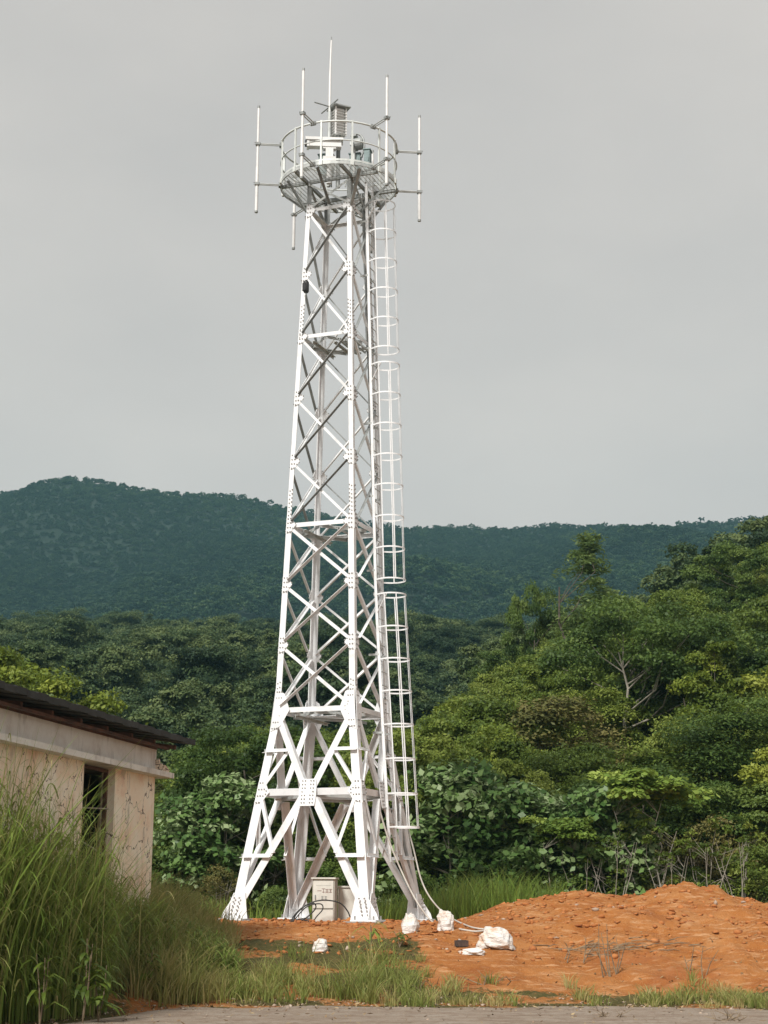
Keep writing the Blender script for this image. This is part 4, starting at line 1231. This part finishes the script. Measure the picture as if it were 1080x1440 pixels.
# leaf blades that leave the stalks on the way up, arch over and droop
j = rg.integers(0, len(X), 21000)
tl = rg.uniform(.12, .95, len(j)) ** .8
a_ = rg.uniform(0, 6.283, len(j)); L_ = rg.uniform(.25, .85, len(j)) * np.minimum(1, .45 + H[j] * .25); up_ = rg.uniform(.25, 1.25, len(j))
bx, by, bz = X[j] + np.cos(ang[j]) * H[j] * .08 * tl, Y[j] + np.sin(ang[j]) * H[j] * .08 * tl, Z[j] + H[j] * .86 * tl
w_ = rg.uniform(.016, .045, len(j)); sx_, sy_ = -np.sin(a_), np.cos(a_)
sg_ = 6
V_ = np.zeros((len(j), sg_ + 1, 2, 3))
for q_ in range(sg_ + 1):
    t_ = q_ / sg_
    hor = L_ * (.9 * t_ - .12 * t_ ** 2); ver = L_ * (up_ * t_ - (up_ * .45 + .55) * t_ ** 2.2)
    wd = w_ * (min(1, .35 + 2.2 * t_) * (1 - t_) ** .55) + .001
    c_ = np.stack([bx + np.cos(a_) * hor, by + np.sin(a_) * hor, np.maximum(bz + ver, Z[j] + .02)], -1)
    o_ = np.stack([sx_ * wd / 2, sy_ * wd / 2, 0 * wd], -1)
    V_[:, q_, 0] = c_ - o_; V_[:, q_, 1] = c_ + o_
b_ = np.arange(len(j))[:, None] * (2 * (sg_ + 1))
Q_ = np.stack([b_ + np.array([2 * q_, 2 * q_ + 1, 2 * q_ + 3, 2 * q_ + 2]) for q_ in range(sg_)], 1).reshape(-1, 4)
P3 = (V_.reshape(-1, 3), Q_, np.repeat(np.clip(ti[j] + rg.normal(0, .14, len(j)), 0, 1), 2 * (sg_ + 1)))
# plumes that stand above the rest
n = 46
X = rg.uniform(-6.6, -4.0, n); Y = rg.uniform(25.2, 29, n); k = wall_front(X, Y) > .2
X, Y = X[k], Y[k]; Z = gz(X, Y); px, _ = topix(X, Y, Z)
H = np.clip(EYE + Y * np.tan(PITCH + np.arctan((720 - (np.interp(px, ENV[:, 0], ENV[:, 1]) - rg.uniform(10, 85, len(X)))) / F)) - Z, .5, 4.6)
P2 = blades(X, Y, Z, H, np.full(len(X), .016), rg, .12, np.full(len(X), .92))
V, Qd, T = join([P1, P2, P3])
tag(link('tall_grass', np_mesh('tall_grass', V, Qd, M_GRASS, {'tint': T})), 'tall rank green grass in front of the old building', 'grass', None, 'stuff')

# shorter grass along the road bank, thin on the right
n = 5200
X = rg.uniform(-6.5, 9.5, n); Y = rg.uniform(28.2, 37.0, n)
e = bank_edge(X); Z = gz(X, Y); px, py = topix(X, Y, Z)
dens = sst(0.0, .5, Y - e) * sst(np.where(px < 330, 36.2, 33.6), np.where(px < 330, 33.5, 31.2), Y) * (px > 60) * sst(640, 560, px)
dens *= sst(.25, .60, vnoise(X * 1.1, Y * 1.4, 61) + .20 * (px < 420) + .12 * np.exp(-((px - 480) / 90) ** 2) + .05)
strip = ((px > 560) + .25 * (px > 230)) * sst(-.5, .2, Y - e + .5 * vnoise(X * 2.2, X * 0, 68)) * sst(2.2, .8, Y - e) * sst(.42, .7, vnoise(X * 1.6, Y * 1.6, 62)) * (.6 + .4 * (px > 960) - .3 * ((px > 760) & (px < 900)))
k = rg.random(n) < np.maximum(dens * np.where(px < 330, .75, .42) * np.where((px > 300) & (Y > 31.6), .45, 1), strip * .8)
hb = np.where(px > 590, .26, np.interp(px, [100, 250, 330, 400, 480, 560, 600], [1.1, .95, .40, .40, .66, .48, .28])) * rg.uniform(.5, 1.25, n)
tc_ = np.clip(rg.normal(.46, .15, n) + .14 * (px < 330) + .10 * (px > 600) + .2 * (vnoise(X * .7, Y * .7, 64) - .5), 0, 1)
i, X, Y, ang = tussocks(X[k], Y[k], 30, .11, rg)
hb, tc_ = hb[k][i], tc_[k][i]; Z = gz(X, Y)
H = hb * rg.uniform(.35, 1.2, len(X))
ti = np.clip(tc_ + rg.normal(0, .12, len(X)), 0, 1)
V, Qd, T = blades(X, Y, Z, H, .010 + .014 * rg.random(len(X)), rg, .5, ti, 4, ang)
tag(link('short_grass', np_mesh('short_grass', V, Qd, M_GRASSF, {'tint': T})), 'short mixed green and straw grass along the road bank', 'grass', None, 'stuff')
# grass behind the pad and the mound
n = 30000
X = rg.uniform(-9, 13, n); Y = rg.uniform(43.2, 49, n); Z = gz(X, Y); px, py = topix(X, Y, Z)
keep = rg.random(n) < (.25 + .75 * np.exp(-((px - 690) / 130) ** 2)) * (.3 + vnoise(X, Y, 66))
X, Y, Z, px = X[keep], Y[keep], Z[keep], px[keep]
H = rg.uniform(.4, 1.15, len(X)) * (.7 + .75 * np.exp(-((px - 700) / 110) ** 2))
ti = np.clip(rg.normal(.25, .14, len(X)), 0, 1)
V, Qd, T = blades(X, Y, Z, H, np.full(len(X), .024), rg, .35, ti, 4)
tag(link('rough_grass', np_mesh('rough_grass', V, Qd, M_GRASS, {'tint': T})), 'rough dark grass growing behind the pad and the soil mound', 'grass', None, 'stuff')

# broad-leaved weed among the tall grass and dead stalks on the soil
def weed(px, py, Y, h, n, lab, mat, seed, L=.30, Wl=.075, droop=.35):
    p = at(px, py, Y); z0 = float(gz(p.x, Y)); rg_ = np.random.default_rng(seed)
    o = tag(empty('weed_plant', (p.x, Y, z0)), lab, 'plant')
    mb = MB(); lv = MB()
    for s_ in range(3):
        tip = Vector((rg_.normal(0, .10), rg_.normal(0, .10), h * rg_.uniform(.75, 1)))
        mb.tube([(0, 0, 0), tip * .5 + Vector((.02, 0, 0)), tip], [.012, .009, .005], 5)
        for i in range(n):
            t = .2 + .8 * i / n; b = tip * t; a = i * 2.4 + rg_.uniform(-.4, .4)
            d = Vector((math.cos(a), math.sin(a), 0)); sd = Vector((-math.sin(a), math.cos(a), 0)); l = L * rg_.uniform(.7, 1.2) * (1.15 - .5 * t)
            pts = [b, b + d * l * .4 + Vector((0, 0, l * .30)), b + d * l * .8 + Vector((0, 0, l * .12)), b + d * l + Vector((0, 0, -l * droop * .4))]
            ws = [.006, Wl / 2, Wl / 2.6, .002]
            vs = []
            for q, w_ in zip(pts, ws): vs += [q - sd * w_, q + sd * w_]
            lv.add(vs, [(0, 1, 3, 2), (2, 3, 5, 4), (4, 5, 7, 6)])
    mb.build('stem', M_STALK, o)
    me = lv.mesh('leaves', mat); a_ = me.attributes.new('tint', 'FLOAT', 'POINT'); a_.data.foreach_set('value', rg_.uniform(.2, .7, len(me.vertices)).astype(np.float32))
    link('leaves', me, o)
weed(118, 1392, 24.4, 1.25, 10, 'broad-leaved green weed at the front of the tall grass', M_LEAF, 71, .42, .075)
weed(140, 1396, 24.6, .9, 9, 'bushy dark weed at the foot of the tall grass', M_LEAF, 72, .34, .09)
weed(58, 1395, 23.7, 1.2, 9, 'narrow-leaved weed low in the tall grass near the left edge', M_LEAF, 73, .4, .06)
weed(210, 1352, 28.6, .9, 7, 'upright weed between the tall grass and the bank', M_LEAF, 77, .34, .08)
weed(520, 1352, 33.2, .55, 6, 'spiky grass-like tuft on the bank below the near tower leg', M_GRASS, 74, .6, .03)
weed(562, 1347, 33.6, .35, 5, 'small green seedling on the soil below the back right foot', M_LEAF, 75, .22, .05)
def stalks(px, py, Y, n, h, lab, seed):
    p = gp(px, py, 0, 23, 41); rg_ = np.random.default_rng(seed)
    mb = MB()
    for i in range(n):
        b = Vector((rg_.normal(0, .14), rg_.normal(0, .10), -.03))
        t = b + Vector((rg_.normal(0, .22), rg_.normal(0, .15), h * rg_.uniform(.5, 1)))
        m_ = b.lerp(t, .5) + Vector((rg_.normal(0, .05), 0, 0))
        mb.tube([b, m_, t], [.013, .010, .005], 5)
        for k in range(2):
            s_ = m_.lerp(t, rg_.uniform(0, .8)); mb.tube([s_, s_ + Vector((rg_.normal(0, .14), rg_.normal(0, .1), rg_.uniform(-.02, .16)))], [.006, .003], 4)
    tag(mb.build('dead_stalks', M_STALK, None, p), lab, 'dead plant', 'dead stalks on the soil')
stalks(862, 1372, 0, 7, 1.0, 'tallest dead brown stalks standing in the soil left of the leaning pair', 81)
stalks(975, 1375, 0, 4, .75, 'leaning pair of dead stalks near the right grass tuft', 82)
stalks(812, 1352, 0, 4, .55, 'low dead stalks in front of the middle of the soil mound', 83)
stalks(700, 1385, 0, 4, .22, 'short dead stub on the strip beside the road, below the large sack', 84)
stalks(600, 1395, 0, 4, .25, 'short dead stalks at the road edge below the tower', 85)
stalks(856, 1432, 0, 6, .16, 'little tuft of dry stalks lying on the road at centre right', 86)
stalks(1030, 1436, 0, 7, .20, 'dry stalk tuft on the road near the right corner', 87)
# brushwood raked on the soil
mb = MB(); rg_ = np.random.default_rng(90); p = gp(850, 1336, 0)
for i in range(46):
    a = rg_.normal(0, .35); b = Vector((rg_.normal(0, .75), rg_.normal(0, .3), 0)); d = Vector((math.cos(a), math.sin(a) * .6, rg_.uniform(-.1, .22))) * rg_.uniform(.2, .7)
    b.z = float(gz(p.x + b.x, p.y + b.y)) - p.z + .03
    mb.tube([b, b + d * .5 + Vector((0, 0, .03)), b + d], [.012, .010, .004], 4)
tag(mb.build('brushwood', M_STALK, None, p), 'flattened heap of dry brown brushwood on the soil slope', 'brushwood')

# ------------------------------------------------------------------ trees and shrubs behind
plant_px('yellow_tree', 'round_y', 52, 948, 60, 'bright yellow-green tree showing over the roof of the old building', 'tree', None, 1.0, 1.0)
plant_px('yellow_tree', 'round_y', -14, 922, 64, 'bright yellow-green tree cut by the left edge above the roof', 'tree', None, 1.1, 2.0)
plant_px('forked_tree', 'pale_trunk', 893, 838, 72, 'tall tree with pale forked trunk and dark crown on the right slope', 'tree', None, 1.0, .6)
plant_px('feathery_tree', 'feather', 826, 752, 88, 'tall feathery pale-green tree rising above the right slope against the mountain', 'tree', None, 1.7, .3)
plant_px('round_tree', 'round_d', 752, 826, 95, 'small dark umbrella-topped tree against the mountain, left of the feathery tree', 'tree', None, .42, .9)
plant_px('column_tree', 'column_y', 998, 905, 66, 'narrow yellowish column-shaped tree right of the pale forked trunk', 'tree', None, 1.0)
plant_px('layered_tree', 'layer_r', 770, 985, 62, 'flat-layered tree with reddish-tinged leaves above the big-leaved shrubs', 'tree', None, 1.1)
plant_px('layered_tree', 'layer_a', 828, 970, 70, 'flat-layered green tree just left of the pale forked trunk', 'tree', None, .8)
plant_px('sapling', 'sapling', 912, 1082, 47.5, 'slender sapling with flat light-green head above the soil mound', 'sapling', None, 1.15, .2)
plant_px('sapling', 'sapling', 792, 1150, 47.2, 'slender sapling with small yellowish head left of the bare stems', 'sapling', None, 1.1, 1.2)
for px, yt, key, lab in ((720, 1100, 'bigleaf', 'largest pale big-leaved shrub, behind the left end of the soil mound'), (640, 1072, 'bigleaf', 'big-leaved shrub with the lightest crown, just right of the ladder'), (665, 1160, 'bigleaf_b', 'low big-leaved shrub right behind the upright white sack'),
                         (770, 1120, 'bigleaf_b', 'narrow big-leaved shrub left of the slender saplings'), (840, 1105, 'bigleaf', 'big-leaved shrub behind the pale bare stems'), (270, 1118, 'bigleaf', 'big-leaved shrub beside the end of the old building'), (320, 1090, 'bigleaf_b', 'big-leaved shrub behind the left tower leg')):
    plant_px('broadleaf_shrub', key, px, yt, 49 + rng.uniform(-.6, .6), lab, 'shrub', 'big-leaved shrubs behind the pad', 1.0)
for px, yt, lab in ((862, 1150, 'leaning cluster of pale bare stems behind the left mound hump'), (905, 1130, 'cluster of thin pale stems under the light-green sapling'), (940, 1175, 'cluster of pale stems behind the highest hump of the mound'), (985, 1160, 'pale branching stems left of the reddish bush'), (1040, 1150, 'pale branching stems near the right edge behind the mound'), (820, 1180, 'thin pale stems right of the yellowish sapling')):
    plant_px('stem_thicket', 'thin', px, yt, 46.6 + rng.uniform(-.4, .6), lab, 'shrub', 'pale-stemmed thickets behind the mound', 1.2)

# wood: a skyline limits how high each tree may show
SKY = np.array([(-300, 960), (-80, 950), (0, 1010), (100, 1040), (205, 1085), (240, 1072), (280, 1056), (305, 1030), (330, 990), (365, 978), (400, 1000), (440, 1030), (500, 1030), (560, 1020), (600, 1002), (640, 975), (670, 955), (690, 925), (720, 890), (760, 885), (800, 880), (840, 862), (880, 850), (930, 838), (955, 818), (985, 788), (1015, 784), (1045, 768), (1080, 742), (1150, 716), (1400, 690)], float)
KINDS = [('round_a', 'round_tree', 'bushy mid-green tree in the dense wood on the right slope', 'bushy green trees of the right slope'),
         ('round_b', 'round_tree', 'bushy mid-green tree in the dense wood on the right slope', 'bushy green trees of the right slope'),
         ('round_d', 'dark_tree', 'dark-leaved tree in the dense wood on the right slope', 'dark trees of the right slope'),
         ('round_y', 'yellow_tree', 'yellow-green tree in the dense wood on the right slope', 'yellow-green trees of the right slope'),
         ('layer_a', 'layered_tree', 'green tree with flat tiers of leaves in the right-hand wood', 'tiered trees of the right slope'),
         ('layer_d', 'layered_tree', 'green tree with flat tiers of leaves in the right-hand wood', 'tiered trees of the right slope'),
         ('layer_r', 'reddish_tree', 'reddish-tinged tiered tree in the dense wood on the right slope', 'reddish trees of the right slope'),
         ('column_a', 'column_tree', 'narrow tall green tree in the dense wood on the right slope', 'narrow trees of the right slope')]
PW = np.array([.28, .23, .17, .09, .08, .06, .02, .07])
rg = np.random.default_rng(5)
count = 0
for Y, step, hlo, hhi in ((52.5, 120, 4.5, 6.5), (57, 105, 5.5, 8), (62, 100, 6, 9), (68, 95, 7, 10), (75, 88, 7, 10.5), (83, 82, 7, 10.5), (92, 78, 7, 10), (102, 72, 7, 10), (113, 68, 7, 10), (125, 64, 7, 10)):
    px = -60 + rg.uniform(0, step)
    while px < 1190:
        q = px + rg.normal(0, step * .16); Yq = Y + rg.uniform(-2.2, 2.2)
        X = (q - 540) / F * Yq * .985
        zg = float(gz(X, Yq)); h = rg.uniform(hlo, hhi)
        hw_ = .30 * h * F / Yq
        lim = max(np.interp(v_, SKY[:, 0], SKY[:, 1]) for v_ in (q - hw_ * .8, q, q + hw_ * .8)) * .6 + .4 * np.interp(q, SKY[:, 0], SKY[:, 1]) + rg.uniform(-4, 24)
        if abs(q - 893) < hw_ * .85 + 28 and Y < 72: lim = max(lim, 1046)
        _, yt = topix(X, Yq, zg + h)
        if yt < lim: h = at(q, lim, Yq).z - zg
        k = int(rg.choice(len(KINDS), p=PW))
        key, nm, lab, grp = KINDS[k]
        if q < 540:
            lab = lab.replace('in the dense wood on the right slope', 'in the wood behind tower and building').replace('in the right-hand wood', 'in the wood behind tower and building')
            grp = grp.replace('of the right slope', 'behind tower and building')
        hide = (100 < q < 205 and Y < 90) or q < 60 and Y < 75
        if h > 2.6 and not (q < 200 and Y > 70) and not hide:
            plant(nm, key, X, Yq, h, lab, 'tree', grp, rg.uniform(.85, 1.15) * (1.0 if h > 5 else 1.35))
            count += 1
        px += step * rg.uniform(.8, 1.2)
# understorey along the edge of the wood
for Y, step, h0 in ((47.6, 62, 1.5), (49.6, 56, 2.3), (51.5, 60, 3.0)):
    px = 205.
    while px < 1150:
        q = px + rg.normal(0, 9); X = (q - 540) / F * Y * .985
        h = h0 * rg.uniform(.75, 1.25)
        dry = q > 900 and rg.random() < .6
        if Y < 49 and 600 < q < 790: h *= .0
        key = 'bush_r' if dry or rg.random() < .14 else ('bush_d' if rg.random() < .62 else 'bush_a')
        lab = {'bush_r': 'dry reddish-brown bush at the edge of the wood behind the soil', 'bush_d': 'low dark bush at the edge of the wood behind the soil', 'bush_a': 'low green bush at the edge of the wood behind the soil'}[key]
        if h > .5:
            plant('low_bush', key, X, Y + rg.uniform(-.6, .6), h, lab, 'bush', {'bush_r': 'dry bushes along the wood edge', 'bush_d': 'dark bushes along the wood edge', 'bush_a': 'green bushes along the wood edge'}[key], rg.uniform(.9, 1.3))
            count += 1
        px += step * rg.uniform(.8, 1.2)
print('trees', count)

# ------------------------------------------------------------------ far woods (one mass each)
protos = bpy.data.collections.new('far_tree_kinds')
def far_proto(kind, H, Wd, n, per, L, seed, coll, mat=M_FAR, tv=.42):
    rg_ = np.random.default_rng(seed)
    cl = crown_points(kind, H, Wd, n, rg_)
    V, Qd, T = clump_leaves(cl, per, L, L * .62, rg_, .55, tv, .5)
    o = bpy.data.objects.new('far_crown', np_mesh('far_crown', V, Qd, mat, {'tint': T}))
    coll.objects.link(o)
for i, (k, H, Wd) in enumerate((('round', 9, 8), ('round', 8, 8.5), ('round', 10, 7.5), ('layer', 9, 9), ('bush', 7, 8.5))):
    far_proto(k, H, Wd, 40, 400, .25, 200 + i, protos)
protos2 = bpy.data.collections.new('mountain_tree_kinds')
for i, (k, H, Wd) in enumerate((('round', 10, 9.5), ('round', 9, 10), ('bush', 8, 9.5), ('round', 12, 8.5))):
    far_proto(k, H * .8, Wd * .9, 26, 60, .85, 300 + i, protos2, M_MTN)

protos3 = bpy.data.collections.new('mountain_relief_tint_trees')
for i, (k, H, Wd) in enumerate((('round', 10, 9.5), ('round', 9, 10), ('bush', 8, 9.5), ('round', 12, 8.5))):
    far_proto(k, H * .8, Wd * .9, 26, 60, .85, 400 + i, protos3, M_MTNG)

def scatter(name, P, coll, smin, smax, seed, label):
    me = bpy.data.meshes.new(name); me.vertices.add(len(P)); me.vertices.foreach_set('co', np.asarray(P, np.float32).ravel())
    a_ = me.attributes.new('size', 'FLOAT', 'POINT'); a_.data.foreach_set('value', (1 - .45 * sst(850, 1150, P[:, 1])).astype(np.float32)); me.update()
    o = link(name, me)
    tag(o, label, 'forest', None, 'stuff')
    g = bpy.data.node_groups.new(name, 'GeometryNodeTree')
    g.interface.new_socket('Geometry', in_out='INPUT', socket_type='NodeSocketGeometry')
    g.interface.new_socket('Geometry', in_out='OUTPUT', socket_type='NodeSocketGeometry')
    N = g.nodes; Lk = g.links
    gi, go = N.new('NodeGroupInput'), N.new('NodeGroupOutput')
    ci = N.new('GeometryNodeCollectionInfo'); ci.inputs['Collection'].default_value = coll
    ci.inputs['Separate Children'].default_value = True; ci.inputs['Reset Children'].default_value = True
    ip = N.new('GeometryNodeInstanceOnPoints'); ip.inputs['Pick Instance'].default_value = True
    rr = N.new('FunctionNodeRandomValue'); rr.data_type = 'FLOAT_VECTOR'
    rr.inputs[0].default_value = (-.08, -.08, 0); rr.inputs[1].default_value = (.08, .08, 6.283); rr.inputs['Seed'].default_value = seed
    rs = N.new('FunctionNodeRandomValue'); rs.data_type = 'FLOAT'
    rs.inputs[2].default_value = smin; rs.inputs[3].default_value = smax; rs.inputs['Seed'].default_value = seed + 1
    na = N.new('GeometryNodeInputNamedAttribute'); na.data_type = 'FLOAT'; na.inputs['Name'].default_value = 'size'
    mu = N.new('ShaderNodeMath'); mu.operation = 'MULTIPLY'; Lk.new(rs.outputs[1], mu.inputs[0]); Lk.new(na.outputs[0], mu.inputs[1])
    ri = N.new('FunctionNodeRandomValue'); ri.data_type = 'INT'
    ri.inputs[4].default_value = 0; ri.inputs[5].default_value = len(coll.objects) - 1; ri.inputs['Seed'].default_value = seed + 2
    Lk.new(gi.outputs[0], ip.inputs['Points']); Lk.new(ci.outputs[0], ip.inputs['Instance'])
    Lk.new(rr.outputs[0], ip.inputs['Rotation']); Lk.new(mu.outputs[0], ip.inputs['Scale']); Lk.new(ri.outputs[2], ip.inputs['Instance Index'])
    Lk.new(ip.outputs[0], go.inputs[0])
    md = o.modifiers.new('scatter', 'NODES'); md.node_group = g
    return o

rg = np.random.default_rng(9)
def jgrid(x0, x1, y0, y1, d):
    xs, ys = np.meshgrid(np.arange(x0, x1, d), np.arange(y0, y1, d))
    return (xs + rg.uniform(-.45, .45, xs.shape) * d).ravel(), (ys + rg.uniform(-.45, .45, ys.shape) * d).ravel()
X, Y = jgrid(-140, 140, 74, 440, 4.7)
u = X / Y
k = (np.abs(u) < .30) & ((u < .0) | (Y > 118) ) & (Y > 104)
X, Y = X[k], Y[k]
Z = gz(X, Y) - .8
pxf, pyt = topix(X, Y, Z + 9)
lim = np.interp(pxf, SKY[:, 0], SKY[:, 1]); 
k = ~((pyt < lim - 4) & (Y < 230) & (pxf > 560))
tag(scatter('valley_forest', np.stack([X, Y, Z], -1)[k], protos, .45, 1.45, 3, 'hazy dark-green forest on the valley side behind the tower'), None)
X, Y = jgrid(-540, 540, 410, 1300, 6.3)
X2, Y2 = jgrid(-540, 540, 860, 1290, 4.9)
X, Y = np.concatenate([X, X2]), np.concatenate([Y, Y2])
k = (np.abs(X / Y) < .41)
X, Y = X[k], Y[k]
Z = mz(X, Y) - 1.5
far_ = Y > 640
scatter('valley_forest', np.stack([X, Y, Z], -1)[~far_], protos, .6, 1.15, 18, 'dark forest on the foot of the far mountain')
P_ = np.stack([X, Y, Z], -1)
green = fbm(X / 150. + .4 * fbm(X / 60., Y / 60., 71), Y / 260., 72, 5) + rg.normal(0, .05, len(X)) > .03  # lighter and darker tree colours stand in for shading of the folds
scatter('mountain_forest', P_[far_ & ~green], protos2, .45, 1.35, 8, 'dark blue-green forest covering most of the far mountain')
scatter('mountain_forest', P_[far_ & green], protos3, .45, 1.35, 9, 'lighter green patches of forest on the far mountain')

# ------------------------------------------------------------------ haze
hz = MB(); hz.box((0, 700, 190), (1760, 1560, 400))
t = NT('pale_air'); t.t.nodes.remove(t.p)
pv = t.n('ShaderNodeVolumePrincipled'); pv.inputs['Color'].default_value = (.34, .67, .78, 1); pv.inputs['Density'].default_value = 0.00017; pv.inputs['Anisotropy'].default_value = 0.0
t.l(pv.outputs[0], t.out.inputs['Volume'])
tag(hz.build('haze', t.m), kind='stuff')
